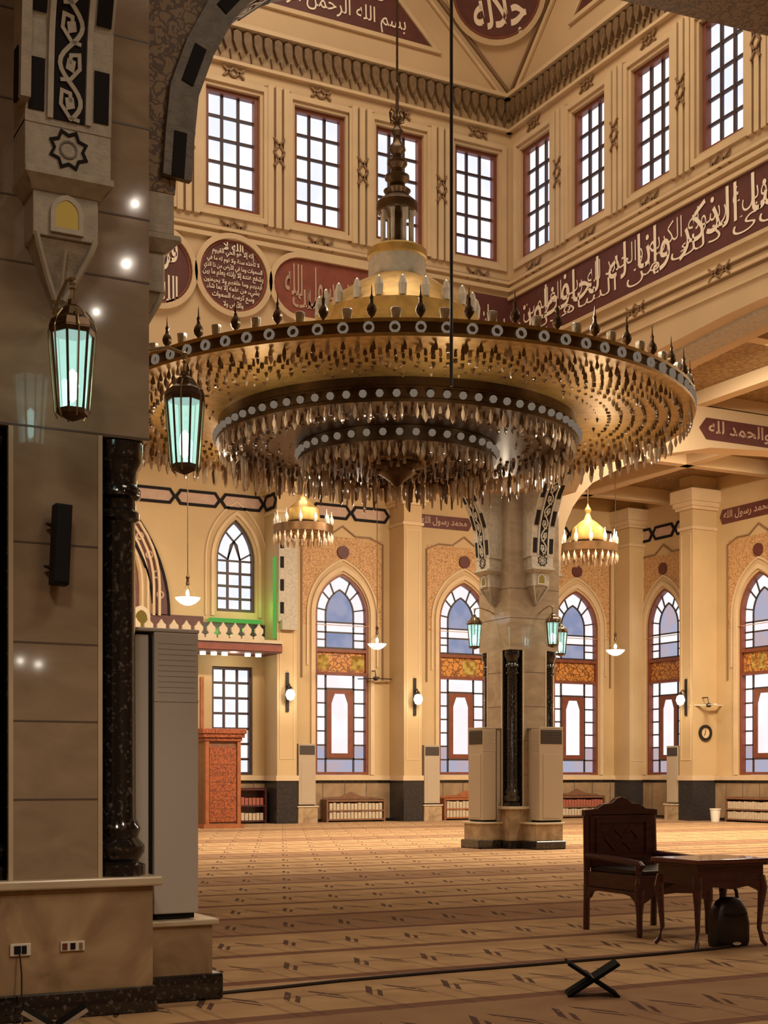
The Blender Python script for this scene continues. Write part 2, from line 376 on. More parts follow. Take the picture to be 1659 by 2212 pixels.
def shape_ar(t):
    out = ''; i = 0; prev = False
    while i < len(t):
        ch = t[i]
        if ch == 'ل' and i+1 < len(t) and t[i+1] in 'اأإ':
            out += chr((0xFEFB if t[i+1] == 'ا' else 0xFEF7 if t[i+1] == 'أ' else 0xFEF9)+(1 if prev else 0)); prev = False; i += 2; continue
        if ch not in AR: out += ch; prev = False; i += 1; continue
        base, dual = AR[ch]; nxt = i+1 < len(t) and t[i+1] in AR and dual
        out += chr(base+(3 if prev and nxt else 2 if nxt else 1 if prev else 0)); prev = bool(dual) and nxt; i += 1
    return out[::-1]
_tc = {}
def text_mesh(t, bold=.012):
    if (t, bold) in _tc: return _tc[(t, bold)]
    c = bpy.data.curves.new('script', 'FONT'); c.body = shape_ar(t); c.offset = bold; c.resolution_u = 2
    o = bpy.data.objects.new('script', c); COL.objects.link(o)
    dg = bpy.context.evaluated_depsgraph_get(); me = bpy.data.meshes.new_from_object(o.evaluated_get(dg))
    vs_ = [(v.co.x, v.co.y) for v in me.vertices]; fs = [tuple(p.vertices) for p in me.polygons]
    bpy.data.objects.remove(o); bpy.data.curves.remove(c); bpy.data.meshes.remove(me)
    xs = [v[0] for v in vs_]; ys = [v[1] for v in vs_]
    x0, x1, y0, y1 = min(xs), max(xs), min(ys), max(ys)
    r = ([((x-x0)/(x1-x0), (y-y0)/(y1-y0)) for x, y in vs_], fs); _tc[(t, bold)] = r; return r
def put_text(mb, t, u0, u1, z0, z1, d, bold=.02):
    vs_, fs = text_mesh(t, bold)
    mb.add([(u0+(u1-u0)*x, d, z0+(z1-z0)*y) for x, y in vs_], fs)
def circle_text(mb, lines, u, z, r, d, squash=1, bold=.02):
    n = len(lines); h = 2*r/n
    for i, t in enumerate(lines):
        zc = z+r-h*(i+.5); half = math.sqrt(max(.05*r*r, r*r-(abs(zc-z)+h*.25)**2))
        put_text(mb, t, u-half*squash, u+half*squash, zc-h*.56, zc+h*.56, d, bold)

# ------------------------------------------------------------------ floor, outer walls, ceilings
def st(name, mb, m, label, cat='wall', **kw):
    o = mb.build(name, m, kind='structure', **kw); o['label'] = label; o['category'] = cat; return o
st('floor', MB().box(-7, 33, -7, 43, -.2, 0), M['carpet'], 'beige patterned prayer carpet covering the whole hall floor', 'floor')
PX0, PX1, PY0, PY1 = 1.68, 16.84, 8.66, 25.44       # outer faces of the domed square
IX0, IX1, IY0, IY1 = 2.87, 15.65, 9.85, 24.25       # inner faces
cl = MB()
for b in ((-7, 33, -7, PY0), (-7, 33, PY1-.8, 43), (-7, PX0, PY0, PY1)): cl.box(b[0], b[1], b[2], b[3], 11.3, 11.5)
cl.box(PX1, 33, PY0, 24.7, 10.0, 10.2)
cl = st('ceiling', cl, M['ceil_gold'], 'olive gold coffered ceiling over the aisles', 'ceiling')
rb = MB()
for x in (28.1, 23.6, 19.1): rb.box(x-.17, x+.17, PY1, 41, 10.85, 11.35)
for y in (38.8, 33.7, 28.5): rb.box(0, 31.5, y-.17, y+.17, 10.85, 11.34)
for x in (20.9, 25.1, 29.3): rb.box(x-.15, x+.15, PY0, 24.6, 9.7, 10.02)
for y in (20.4, 16.2, 12.0): rb.box(PX1, 31.5, y-.15, y+.15, 9.7, 10.01)
for x in (14.6, 10.1, 5.6): rb.box(x-.17, x+.17, PY1, 41, 10.85, 11.33)
rb.build('rib', M['ceil_rib'], cl)

ARCHW = [(20.06, 'A'), (24.61, 'A'), (29.22, 'A'), (-39.01, 'B'), (-34.28, 'B')]
HW, ZS, RISE, ZB = .95, 6.66, 1.32, 1.5
YF, XR = 41.0, 31.5
win_hole = lambda u: archpoly(HW, ZB, ZS, RISE, 10, u)
wf = MB(FA(YF)).prism(rect(-7, 33, 0, 11.4), -.5, 0, holes=[win_hole(u) for u, k in ARCHW if k == 'A'] +
     [archpoly(.64, 6.55, 8.15, 1.27, 8, 16.39), rect(15.6, 16.95, 1.5, 4.85), archpoly(1.55, 6.5, 7.2, 2.2, 8, 11.75)])
wf = st('wall_far', wf, M['wall_low'], 'warm ochre far wall with arched leaded windows')
wr = MB(FB(XR)).prism(rect(-41, 7, 0, 11.4), -.5, 0, holes=[win_hole(u) for u, k in ARCHW if k == 'B'])
wr = st('wall_right', wr, M['wall_low'], 'warm ochre side wall meeting the far wall at the right corner')
st('wall_left', MB().box(-7.3, -7, -7, 43, 0, 11.4), M['wall_low'], 'plain ochre side wall out of the picture')
st('wall_back', MB().box(-7, 33, -7.3, -7, 0, 11.4), M['wall_low'], 'plain ochre wall behind the viewer')

# dado, ledge, black skirting and painted shade line along both walls
def dado(fr, spans, parent):
    d = MB(fr); g = MB(fr); l = MB(fr); j = MB(fr)
    for a, b in spans:
        d.box(a, b, -.02, .06, 0, 1.27); g.box(a, b, -.02, .075, 1.24, 1.31); l.box(a, b, -.02, .13, 1.33, 1.48)  # upper black strip stands in for the shade under the ledge
        g.box(a, b, -.02, .08, 0, .10)
        u = a+.55
        while u < b-.1: j.box(u-.012, u+.012, .04, .064, .1, 1.24); u += .78
    d.build('dado', M['dado'], parent); g.build('dado_line', M['granite'], parent); l.build('ledge', M['trim'], parent); j.build('joint', M['marble_joint'], parent)
dado(FA(YF), [(-7, 17.34), (18.0, 21.77), (22.43, 26.32), (26.98, 30.9)], wf)
dado(FB(XR), [(-40.9, -36.96), (-36.3, -32.4), (-31.7, 0)], wr)

# pilasters with granite feet
tn = [0]
def trim(label, cat='trim'):
    tn[0] += 1; return structure('trim_%d' % tn[0], label)
def pilaster(fr, u, label, hw=.33, dep=1.0):
    t = trim(label); t['category'] = 'pilaster'
    MB(fr).box(u-hw, u+hw, -.02, dep, 1.30, 11.3).build('shaft', M['wall_low'], t)
    MB(fr).box(u-hw-.02, u+hw+.02, -.02, dep+.02, 0, 1.31).build('foot', M['granite2'], t)
    MB(fr).box(u-hw-.05, u+hw+.05, -.02, dep+.05, 1.32, 1.48).build('ledge', M['trim'], t)
    c = MB(fr)
    for k, (e, z0, z1) in enumerate(((.05, 9.55, 9.65), (.10, 10.2, 10.3), (.16, 10.3, 10.45), (.22, 10.45, 10.85))): c.box(u-hw-e, u+hw+e, -.02, dep+e, z0, z1)
    c.build('capital', M['trim'], t)
    MB(fr).strip([(u-hw+.1, 2), (u-hw+.1, 9.4), (u+hw-.1, 9.4), (u+hw-.1, 2)], .03, dep-.01, dep+.015, closed=True).build('panel_line', M['trim'], t)
pilaster(FA(YF), 17.67, 'plain pilaster beside the green lit bay, left of the first arched window')
tp = bpy.data.objects['trim_1']; q = MB(FA(YF)); q.box(17.36, 17.98, .98, 1.10, 6.2, 8.9); q.box(17.42, 17.92, .98, 1.22, 5.95, 6.25); o_ = q.build('bracket', M['stone'], tp)
q = MB(FA(YF))
for z in (6.45, 7.15, 7.85, 8.45): q.box(17.40, 17.52, 1.09, 1.115, z, z+.35)
q.build('inlay_block', M['black'], o_)
pilaster(FA(YF), 22.10, 'plain pilaster between the first and second arched far windows')
pilaster(FA(YF), 26.65, 'plain pilaster behind the marble pillar on the far wall')
pilaster(FA(YF), 31.2, 'corner pilaster where the far wall meets the side wall', .34, .9)
pilaster(FB(XR), -36.63, 'broad pilaster on the side wall right of the corner window')
pilaster(FB(XR), -32.0, 'pilaster on the side wall beyond the picture edge')

# arched leaded windows
wn = [0]
def win(label):
    wn[0] += 1; o = structure('window_%d' % wn[0], label); o['category'] = 'window'; return o
def off(poly_fn, e): return poly_fn(e)
def arched_window(fr, u, label, lit, blue):
    t = win(label); D0 = -.24
    out = lambda e, zb: archpoly(HW-e, zb, ZS, RISE-e*1.25, 10, u)
    # panes: pale border cells, tinted heart
    inner = archpoly(.50, 5.62, ZS+.02, .80, 8, u)
    MB(fr).prism(out(.04, 5.58), D0-.02, D0, holes=[inner]).build('border_pane', M['pane_white'], t)
    MB(fr).prism([(u-.5, 6.42)]+[(u-.5, ZS)]+parch(.50, ZS+.02, .80, 8, u)[1:-1]+[(u+.5, ZS), (u+.5, 6.42)], D0-.02, D0).build('heart_pane', M[blue], t)
    MB(fr).prism(rect(u-.5, u+.5, 5.62, 6.1), D0-.02, D0).build('heart_pane', M[blue], t)
    MB(fr).prism(rect(u-.5, u+.5, 6.1, 6.42), D0-.02, D0).build('bright_pane', M['pane_white'], t)
    ld = MB(fr); w_ = .05
    ld.strip(archpoly(.50, 5.6, ZS+.02, .80, 8, u), w_, D0, D0+.04)
    for z in (6.1, 6.42): ld.box(u-HW, u+HW, D0, D0+.04, z-.025, z+.025)
    for z in (5.86,):
        ld.box(u-HW, u-.5, D0, D0+.04, z-.022, z+.022); ld.box(u+.5, u+HW, D0, D0+.04, z-.022, z+.022)
    A = parch(.50, ZS+.02, .80, 8, u); B = parch(HW, ZS, RISE, 8, u)
    for i in (1, 4, 6, 10, 12, 15): ld.strip([A[i], B[i]], .045, D0, D0+.04)
    # lower light: border cells round a tall bright panel
    z0, z1 = 1.56, 4.72
    ld.box(u-HW, u+HW, D0, D0+.04, 5.52, 5.62)
    for i in range(1, 7):
        z = z0+(z1-z0)*i/7
        for s in (-1, 1): ld.box(min(u+s*.5, u+s*HW), max(u+s*.5, u+s*HW), D0, D0+.04, z-.025, z+.025)
    for s in (-.5, .5): ld.box(u+s-.03, u+s+.03, D0, D0+.04, z0, z1)
    for z in (2.02, 4.28): ld.box(u-.5, u+.5, D0, D0+.04, z-.03, z+.03)
    ld.build('leading', M['leading'], t)
    bp = MB(fr)
    for s in (-1, 1): bp.box(min(u+s*.5, u+s*HW), max(u+s*.5, u+s*HW), D0-.02, D0, 2.45, z1)
    bp.box(u-.5, u+.5, D0-.02, D0, 4.28, z1); bp.build('border_pane', M['pane_white'], t)
    bp = MB(fr)
    for s in (-1, 1): bp.box(min(u+s*.5, u+s*HW), max(u+s*.5, u+s*HW), D0-.02, D0, z0, 2.45)
    bp.box(u-.5, u+.5, D0-.02, D0, z0, 2.02); bp.build('base_pane', M['pane_pink'], t)
    oct_ = [(u-.30, 2.2), (u+.30, 2.2), (u+.30, 3.8), (u+.22, 4.02), (u+.18, 4.12), (u-.18, 4.12), (u-.22, 4.02), (u-.30, 3.8)]
    MB(fr).prism(rect(u-.47, u+.47, 2.05, 4.25), D0, D0+.05, holes=[oct_]).build('panel_frame', M['frame'], t)
    MB(fr).prism(oct_, D0-.01, D0+.01).build('bright_pane', M['pane_white'], t)
    # amber panel between the two lights
    MB(fr).box(u-HW, u+HW, D0-.05, D0+.08, 4.80, 5.46).build('amber_panel', M['stain'], t)
    if lit:
        q = MB(fr)
        for a, b in lit: q.box(u+a, u+b, D0+.07, D0+.09, 4.90, 5.36)
        q.build('lit_square', M['stain_lit'], t)
    f = MB(fr).strip(archpoly(HW-.03, 1.55, ZS, RISE-.03, 10, u), .09, -.26, -.04, closed=True)
    for z in (4.76, 5.50): f.box(u-HW, u+HW, -.24, -.05, z-.05, z+.05)
    f.build('frame', M['frame'], t)
    # plaster surround: arch moulding, arabesque spandrel, frame line, rosette
    s = MB(fr)
    s.strip(archpoly(HW+.11, 1.5, ZS, RISE+.16, 10, u), .14, -.01, .07)
    s.strip(archpoly(HW+.30, 5.0, ZS, RISE+.44, 10, u), .06, -.01, .05)
    s.build('arch_moulding', M['trim'], t)
    MB(fr).prism(rect(u-1.42, u+1.42, 6.3, 9.15), -.01, .015, holes=[archpoly(HW+.34, 6.32, ZS+.03, RISE+.47, 10, u)]).build('spandrel', M['arab'], t)
    MB(fr).strip([(u-1.45, 4.6), (u-1.45, 9.0), (u-1.0, 9.2), (u-.45, 9.2), (u, 9.5), (u+.45, 9.2), (u+1.0, 9.2), (u+1.45, 9.0), (u+1.45, 4.6)], .05, -.01, .045).build('frame_line', M['groove'], t)
    MB(fr).prism(circ(u, 8.66, .21, 12), -.01, .08).build('rosette', M['maroon'], t)
    return t
LB = {'A0': 'arched leaded window with lit amber panel, nearest the green bay', 'A1': 'arched leaded window partly behind the left side of the marble pillar',
      'A2': 'arched leaded window just right of the marble pillar', 'B0': 'narrow looking arched window alone between the corner and the broad pilaster',
      'B1': 'arched leaded window cut by the right picture edge'}
for (u, k), key, lit, bl in zip(ARCHW, ('A0', 'A1', 'A2', 'B0', 'B1'), ([(-.88, -.42), (.40, .86)], [(.05, .62)], None, None, [(-.5, -.38), (-.2, .1)]), ('pane_blue', 'pane_blue', 'pane_blue', 'pane_pink', 'pane_pink')):
    arched_window(FA(YF) if k == 'A' else FB(XR), u, LB[key], lit, bl)

def grid_window(fr, outline, u0, u1, z0, z1, nc, nr, label, D0=-.22, fw=.10, bw=.05, extra=None, pane='pane', par=None, sur=None):
    t = win(label)
    MB(fr).prism(outline, D0-.02, D0).build('pane', M[pane], t)
    m = MB(fr)
    for i in range(1, nc):
        u = u0+(u1-u0)*i/nc; m.box(u-bw/2, u+bw/2, D0, D0+.05, z0, z1)
    for i in range(1, nr):
        z = z0+(z1-z0)*i/nr; m.box(u0, u1, D0, D0+.045, z-bw/2, z+bw/2)
    if extra: extra(m)
    m.build('muntin', M['muntin'], t)
    MB(fr).strip(outline, fw, D0-.01, D0+.12, closed=True).build('frame', M['frame'] if sur is None else M[sur], t)
    return t
# pair of windows in the green lit bay
def tracery(m):
    z = 8.15
    m.strip([(16.39-.21, z), (16.39-.1, z+.5), (16.39+.3, z+.92)], .05, -.22, -.17); m.strip([(16.39+.21, z), (16.39+.1, z+.5), (16.39-.3, z+.92)], .05, -.22, -.17)
    m.strip([(16.39-.62, z+.28), (16.39-.21, z+.05), (16.39, z+.62)], .05, -.22, -.17); m.strip([(16.39+.62, z+.28), (16.39+.21, z+.05), (16.39, z+.62)], .05, -.22, -.17)
    m.box(15.76, 17.02, -.22, -.175, z-.03, z+.03)
t = grid_window(FA(YF), archpoly(.63, 6.58, 8.15, 1.25, 8, 16.39), 15.76, 17.02, 6.58, 8.15, 3, 4, 'pointed small-paned window above the balcony in the green lit bay', extra=tracery, sur='muntin', bw=.075, fw=.14)
s = MB(FA(YF)); s.strip(archpoly(.78, 6.4, 8.15, 1.45, 8, 16.39), .1, -.01, .06); s.strip(archpoly(1.0, 6.4, 8.2, 1.75, 8, 16.39), .05, -.01, .05); s.build('arch_moulding', M['trim'], t)
grid_window(FA(YF), rect(15.62, 16.93, 1.52, 4.83), 15.62, 16.93, 1.52, 4.83, 3, 7, 'tall small-paned window below the balcony behind the red pulpit', sur='muntin', bw=.075, fw=.14)
t = grid_window(FA(YF), archpoly(1.53, 6.52, 7.2, 2.18, 8, 11.75), 10.2, 13.3, 6.5, 9.4, 6, 5, 'sliver of a pointed window inside the red arch beside the dark column', pane='pane_pink')
s = MB(FA(YF))
for k in range(4): s.strip(archpoly(1.62+.17*k, 6.3, 7.2, 2.3+.2*k, 10, 11.75), .07, -.01, .05+.03*k)
s.build('arch_moulding', M['trim'], t)
# red arch band over it
t = trim('dark red painted arch band with pale motifs beside the dark column')
ARC = lambda e: parch(2.45-e, 6.32, math.sqrt((4.64-e)**2-2.19**2), 15, 11.75)
MB(FA(YF)).strip(ARC(.24), .48, -.01, .05).build('band', M['maroon'], t)
q = MB(FA(YF)); q.strip(ARC(0), .07, -.01, .08); q.strip(ARC(.48), .06, -.01, .08); q.build('edge_line', M['black'], t)
q = MB(FA(YF))
for k in range(1, 15):
    p = ARC(.24)[k*2]; q.strip(circ(p[0], p[1], .10, 10), .05, .04, .07, closed=True)
q.build('motif', M['pink'], t)

# chain bands and script panels under the ceiling
def chain(fr, u0, u1, label, z=9.95, h=.20, per=1.5):
    t = trim(label); a = MB(fr); b = MB(fr); n = max(1, round((u1-u0)/per)); L = (u1-u0)/n
    for i in range(n):
        x0 = u0+i*L; x1 = x0+L
        pts = [(x0+.03, z), (x0+.17, z+h), (x1-.17, z+h), (x1-.03, z), (x1-.17, z-h), (x0+.17, z-h)]
        a.strip(pts, .085, -.01, .05, closed=True); b.prism(pts, -.01, .02)
        if i: a.strip([(x0-.1, z-.12), (x0+.1, z+.12)], .06, -.01, .055)
    a.build('link', M['black'], t); b.build('link_field', M['pink'], t)
chain(FA(YF), 12.95, 17.32, 'dark chain-link band above the green lit bay', per=1.6)
t = chain(FB(YF-0), 0, 0, '') if False else None
chain(lambda u, d, z: (17.34-d, 41-u, z), 0.05, .98, 'short chain-link band on the side of the pilaster', z=9.95)
chain(FA(YF), 18.95, 21.75, 'dark chain-link band above the first arched window', per=1.5)
chain(FA(YF), 27.0, 30.85, 'dark chain-link band left of the corner', per=1.9)
chain(FB(XR), -40.8, -37.2, 'dark chain-link band on the side wall above the corner window', per=1.2)
def script_panel(fr, u0, u1, z0, z1, words, label, d=.03, parent=None):
    t = trim(label); t['category'] = 'panel'
    MB(fr).prism([(u0, (z0+z1)/2), (u0+.12, z1), (u1-.12, z1), (u1, (z0+z1)/2), (u1-.12, z0), (u0+.12, z0)], -.01, d).build('field', M['maroon'], t)
    q = MB(fr); put_text(q, words, u0+.2, u1-.2, z0+.07, z1-.06, d+.012); q.build('script', M['pink'], t)
script_panel(FA(YF), 22.75, 24.9, 9.72, 10.15, 'محمد رسول الله', 'small maroon script panel high on the far wall left of the pillar')
script_panel(FB(XR), -36.1, -31.9, 9.72, 10.2, 'لا إله إلا الله محمد رسول الله', 'maroon script panel on the side wall at the right picture edge')
# ------------------------------------------------------------------ the domed square above the pillars
NEAR = [(0, 5.36), (.29, 5.36), (.31, 5.66), (.34, 5.95), (.45, 6.26), (.60, 6.55), (.82, 6.82), (1.12, 7.08), (2, 7.48), (3, 7.75), (4.35, 7.94), (6.39, 8.06)]
FAR = [(s_, z_+.55+.33*min(s_, 4.5)/4.5) for s_, z_ in NEAR]
def profile(p, u0, u1):
    half = (u1-u0)/2; q = [(s_, z_) for s_, z_ in p if s_ < half]+[(half, p[-1][1]+.02)]
    return [(u0+s_, z_) for s_, z_ in q]+[(u1-s_, z_) for s_, z_ in q[-2::-1]]
ZT, Z8, CUT = 15.3, 18.9, 4.0
AW = [(9.11, 10.17), (10.87, 11.93), (12.59, 13.64), (14.36, 15.38), (7.33, 8.4), (5.55, 6.6), (3.8, 4.85)]
BW = [(-23.90, -22.84), (-22.12, -21.08), (-20.30, -19.24), (-18.47, -17.40), (-16.65, -15.6), (-14.85, -13.8)]
WZ0, WZ1 = 11.85, 14.05
pa = profile(FAR, IX0, IX1); pa = [(u, max(z, 7.2)+.04) for u, z in pa]
wa = MB(FA(IY1)).prism(pa+[(IX1, ZT), (IX1-CUT, Z8), (IX0+CUT, Z8), (IX0, ZT)], -1.19, 0, holes=[rect(a, b, WZ0, WZ1) for a, b in AW])
wa = st('wall_clerestory_far', wa, M['wall'], 'clerestory wall under the dome facing the viewer, left of the corner')
pb = profile(FAR, -IY1, -IY0); pb = [(u, max(z, 7.2)+.04) for u, z in pb]
wb = MB(FB(IX1)).prism(pb+[(-IY0, ZT), (-IY0-CUT, Z8), (-IY1+CUT, Z8), (-IY1, ZT)], -1.19, 0, holes=[rect(a, b, WZ0, WZ1) for a, b in BW])
wb = st('wall_clerestory_right', wb, M['wall'], 'clerestory wall under the dome running to the right of the corner')
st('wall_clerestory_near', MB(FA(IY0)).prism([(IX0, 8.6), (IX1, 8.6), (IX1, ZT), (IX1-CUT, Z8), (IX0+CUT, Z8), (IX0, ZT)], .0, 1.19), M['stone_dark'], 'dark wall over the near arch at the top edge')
st('wall_clerestory_left', MB(lambda u, d, z: (IX0-d, u, z)).prism([(IY0, 8.6), (IY1, 8.6), (IY1, ZT), (IY1-CUT, Z8), (IY0+CUT, Z8), (IY0, ZT)], 0, 1.19), M['wall'], 'clerestory wall hidden behind the near pillar')
dm = MB(); c4 = [(IX0, IY0, 1, 1), (IX1, IY0, -1, 1), (IX1, IY1, -1, -1), (IX0, IY1, 1, -1)]
for x, y, sx, sy in c4:
    dm.add([(x, y, ZT), (x+sx*CUT, y, Z8), (x, y+sy*CUT, Z8), (x-sx*.3, y-sy*.3, ZT), (x-sx*.3, y-sy*.3, Z8)], [(0, 1, 2), (3, 4, 1, 0), (3, 0, 2, 4)])
dm.lathe([(7.6, Z8), (7.3, Z8+1.5), (6.0, Z8+3.5), (3.5, Z8+5), (0, Z8+5.5)], CX, CY+0, 8, rot=PI/8)
dm.box(PX0, PX1, PY0, PY1, Z8+5.6, Z8+5.7)
dm = st('ceiling_dome', dm, M['wall'], 'folded plaster pendentives rising to the dome', 'dome')
# ridges of the corner pendentive
q = MB(); V0 = Vector((IX1, IY1, ZT)); V1 = Vector((IX1-CUT, IY1-.03, Z8)); V2 = Vector((IX1-.03, IY1-CUT, Z8))
ofs = Vector((-.03, -.03, 0))
for v in (V1, V2): q.tube([V0+ofs, v+ofs], .035, 6)
q.build('ridge', M['groove'], dm)
q = MB()
for v, e in ((V1, Vector((-.22, 0, -.06))), (V2, Vector((0, -.22, -.06)))): q.tube([V0+ofs+e, v+ofs+e], .05, 6)
q.build('ridge_moulding', M['trim'], dm)

# clerestory windows and their mouldings
def knot(mb, u, z, d, sc=1, vert=False):
    for k in (-1, 1):
        for s_ in (-1, 1):
            a, b = (k*.13-s_*.13, -.11), (k*.13+s_*.13, .11)
            if vert: a, b = (a[1], a[0]), (b[1], b[0])
            mb.strip([(u+a[0]*sc, z+a[1]*sc), (u+b[0]*sc, z+b[1]*sc)], .035, d, d+.03)
for fr, W, parent, word in ((FA(IY1), AW, wa, 'left'), (FB(IX1), BW, wb, 'right')):
    for i, (a, b) in enumerate(W):
        order = {0: 'leftmost', 1: 'second', 2: 'third', 3: 'fourth'}.get(i, 'hidden')
        if word == 'left': lab = 'red-framed clerestory window, '+('leftmost in view on the left wall' if i == 0 else 'second from the left arch on the left wall' if i == 1 else 'behind the chandelier spire' if i == 2 else 'just left of the corner' if i == 3 else 'on the left wall hidden by the pillar')
        else: lab = 'red-framed clerestory window, '+('just right of the corner' if i == 0 else 'second right of the corner' if i == 1 else 'third right of the corner' if i == 2 else 'its top cut by the dark beam' if i == 3 else 'on the right wall beyond the picture')
        grid_window(fr, rect(a+.02, b-.02, WZ0+.02, WZ1-.02), a+.05, b-.05, WZ0+.05, WZ1-.05, 3, 5, lab, D0=-.2, fw=.12)
    m1 = MB(fr); m2 = MB(fr); m3 = MB(fr)
    ul = [a for a, b in sorted(W)]
    for a, b in W:
        m1.strip(rect(a-.11, b+.11, WZ0-.12, WZ1+.12), .10, -.01, .05, closed=True)
        knot(m3, (a+b)/2, WZ0-.33, .02); knot(m3, (a+b)/2, WZ1+.30, .02, .8)
    S = sorted(W)
    for (a, b), (c, d_) in zip(S, S[1:]):
        mid = (b+c)/2
        for e in (-.16, 0, .16): m1.box(mid+e-.055, mid+e+.055, -.01, .07, WZ0-.2, WZ1+.22)
        for e in (-.245, .245): m2.box(mid+e-.025, mid+e+.025, -.01, .03, WZ0-.2, WZ1+.2)
        for e in (-.08, .08): m2.box(mid+e-.015, mid+e+.015, -.01, .03, WZ0-.2, WZ1+.2)
        knot(m3, mid, (WZ0+WZ1)/2+.1, .07, 1.0, True)
    m1.box(S[0][0]-.3, S[-1][1]+.27, -.01, .06, 11.42, 11.48); m1.box(S[0][0]-.3, S[-1][1]+.27, -.01, .08, 11.26, 11.34); m2.box(S[0][0]-.3, S[-1][1]+.27, -.01, .025, 11.48, 11.505)
    m1.build('window_moulding', M['trim'], parent); m2.build('groove', M['groove'], parent); m3.build('knot', M['groove'], parent)
    # stalactite frieze
    f0 = MB(fr); f1 = MB(fr); u0, u1 = (IX0, IX1) if word == 'left' else (-IY1, -IY0)
    f0.box(u0, u1, -.01, .05, 14.55, 15.12); n = int((u1-u0)/.2)
    for i in range(n):
        u = u0+(i+.5)*(u1-u0)/n; w_ = .075
        f1.prism([(u-w_, 15.05), (u-w_, 14.9), (u-.03, 14.78), (u, 14.72), (u+.03, 14.78), (u+w_, 14.9), (u+w_, 15.05), (u, 15.1)], .04, .15)
        f1.prism([(u-.1+.03, 14.74), (u-.1, 14.56), (u-.1-.03, 14.74)] if i % 2 else [(u-.1+.05, 14.72), (u-.1, 14.60), (u-.1-.05, 14.72)], .04, .10)
    f0.build('frieze_back', M['frieze_back'], parent); f1.build('frieze', M['frieze'], parent)
    g = MB(fr); g.box(u0, u1, -.01, .2, 15.12, 15.2); g.box(u0, u1, -.01, .1, 14.48, 14.54); g.build('cornice', M['trim'], parent)
# maroon lunette above the left frieze, corner roundel and right lunette
for fr, c0, lab, nm in ((FA(IY1), (IX0+IX1)/2, 'maroon script lunette above the frieze at the top left', 'left'), (FB(IX1), -(IY0+IY1)/2, 'maroon script lunette above the right frieze, only its tip in view', 'right')):
    t = trim(lab); t['category'] = 'panel'; hw = 4.65 if nm == 'left' else 5.0
    pts = [(c0-hw, 15.75), (c0+hw, 15.75), (c0+hw-2.7, 18.3), (c0-hw+2.7, 18.3)]
    MB(fr).prism(pts, -.01, .03).build('field', M['maroon'], t)
    MB(fr).strip(pts, .1, -.01, .07, closed=True).build('border', M['trim'], t)
    q = MB(fr)
    LT = ('بسم الله الرحمن الرحيم الله نور السموات والأرض مثل نوره', 'كمشكاة فيها مصباح المصباح في زجاجة الزجاجة كأنها', 'كوكب دري يوقد من شجرة مباركة', 'لا شرقية ولا غربية يكاد زيتها', 'نور على نور يهدي الله')
    for k, tx in enumerate(LT):
        z = 15.82+k*.44; h2 = hw-.62-(z-15.75)*1.06
        put_text(q, tx, c0-h2, c0+h2, z, z+.52, .045, .004)
    q.build('script', M['script'], t)
def roundel(fr, u, z, r, lines, label, ru=None, group=None):
    t = empty('calligraphy_roundel'); tag(t, label, 'roundel', group)
    MB(fr).prism(circ(u, z, r, 40, ru), -.01, .04).build('field', M['maroon'], t)
    MB(fr).strip(circ(u, z, r+.05, 40, (ru or r)+.05), .1, -.01, .1, closed=True).build('rim', M['trim'], t)
    MB(fr).strip(circ(u, z, r-.03, 40, (ru or r)-.03), .035, .03, .055, closed=True).build('inner_line', M['maroon_red'], t)
    q = MB(fr); circle_text(q, lines, u, z, r*.9, .055, (ru or r)/r); q.build('script', M['script'], t); return t
T5 = ['الله لا', 'إله إلا هو الحي القيوم', 'لا تأخذه سنة ولا نوم له ما في', 'السموات وما في الأرض من ذا الذي', 'يشفع عنده إلا بإذنه يعلم ما بين', 'أيديهم وما خلفهم ولا يحيطون', 'بشيء من علمه إلا بما شاء', 'وسع كرسيه السموات', 'والأرض ولا']
roundel(FA(IY1), 9.62, 10.62, .66, T5, 'round maroon roundel of dense script below the leftmost clerestory window')
roundel(FA(IY1), 8.16, 10.55, .66, ['قل هو', 'الله أحد'], 'half seen red roundel beside the near pillar edge')
t = empty('script_plaque'); tag(t, 'round-ended red script panel half hidden by the chandelier', 'panel')
pill = [(10.36+.62+.62*math.cos(a), 10.62+.6*math.sin(a)) for a in [PI/2+PI*k/14 for k in range(15)]]+[(13.6+.6*math.cos(a), 10.62+.6*math.sin(a)) for a in [-PI/2+PI*k/14 for k in range(15)]]
MB(FA(IY1)).prism(pill, -.01, .04).build('field', M['maroon_red'], t); MB(FA(IY1)).strip(pill, .1, -.01, .1, closed=True).build('rim', M['trim'], t)
q = MB(FA(IY1)); put_text(q, 'لا إله إلا الله محمد رسول الله', 10.65, 13.95, 10.22, 11.05, .055, .006); put_text(q, 'وحده لا شريك له الملك', 10.8, 13.8, 10.14, 10.6, .055); q.build('script', M['pink'], t)
# long band on the right wall
t = empty('calligraphy_band'); tag(t, 'long maroon band of large cream script under the right clerestory windows', 'band')
MB(FB(IX1)).box(-IY1+.02, -IY0-.2, -.01, .03, 10.05, 11.10).build('field', M['maroon'], t)
q = MB(FB(IX1)); q.box(-IY1, -IY0, -.01, .08, 11.10, 11.17); q.box(-IY1, -IY0, -.01, .08, 9.98, 10.05); q.build('border', M['trim'], t)
q = MB(FB(IX1)); put_text(q, 'إنا نحن نزلنا الذكر وإنا له لحافظون', -23.9, -13.6, 10.14, 11.04, .045, .004)
put_text(q, 'صدق الله العظيم وبلغ رسوله الكريم والحمد لله رب العالمين', -23.7, -13.9, 10.40, 10.98, .04, -.008)
put_text(q, 'ونحن على ذلك من الشاهدين', -23.6, -14.2, 10.16, 10.55, .042, -.008); q.build('script', M['script'], t)
t = empty('calligraphy_band'); tag(t, 'short end of maroon script band left of the corner above the chandelier', 'band')
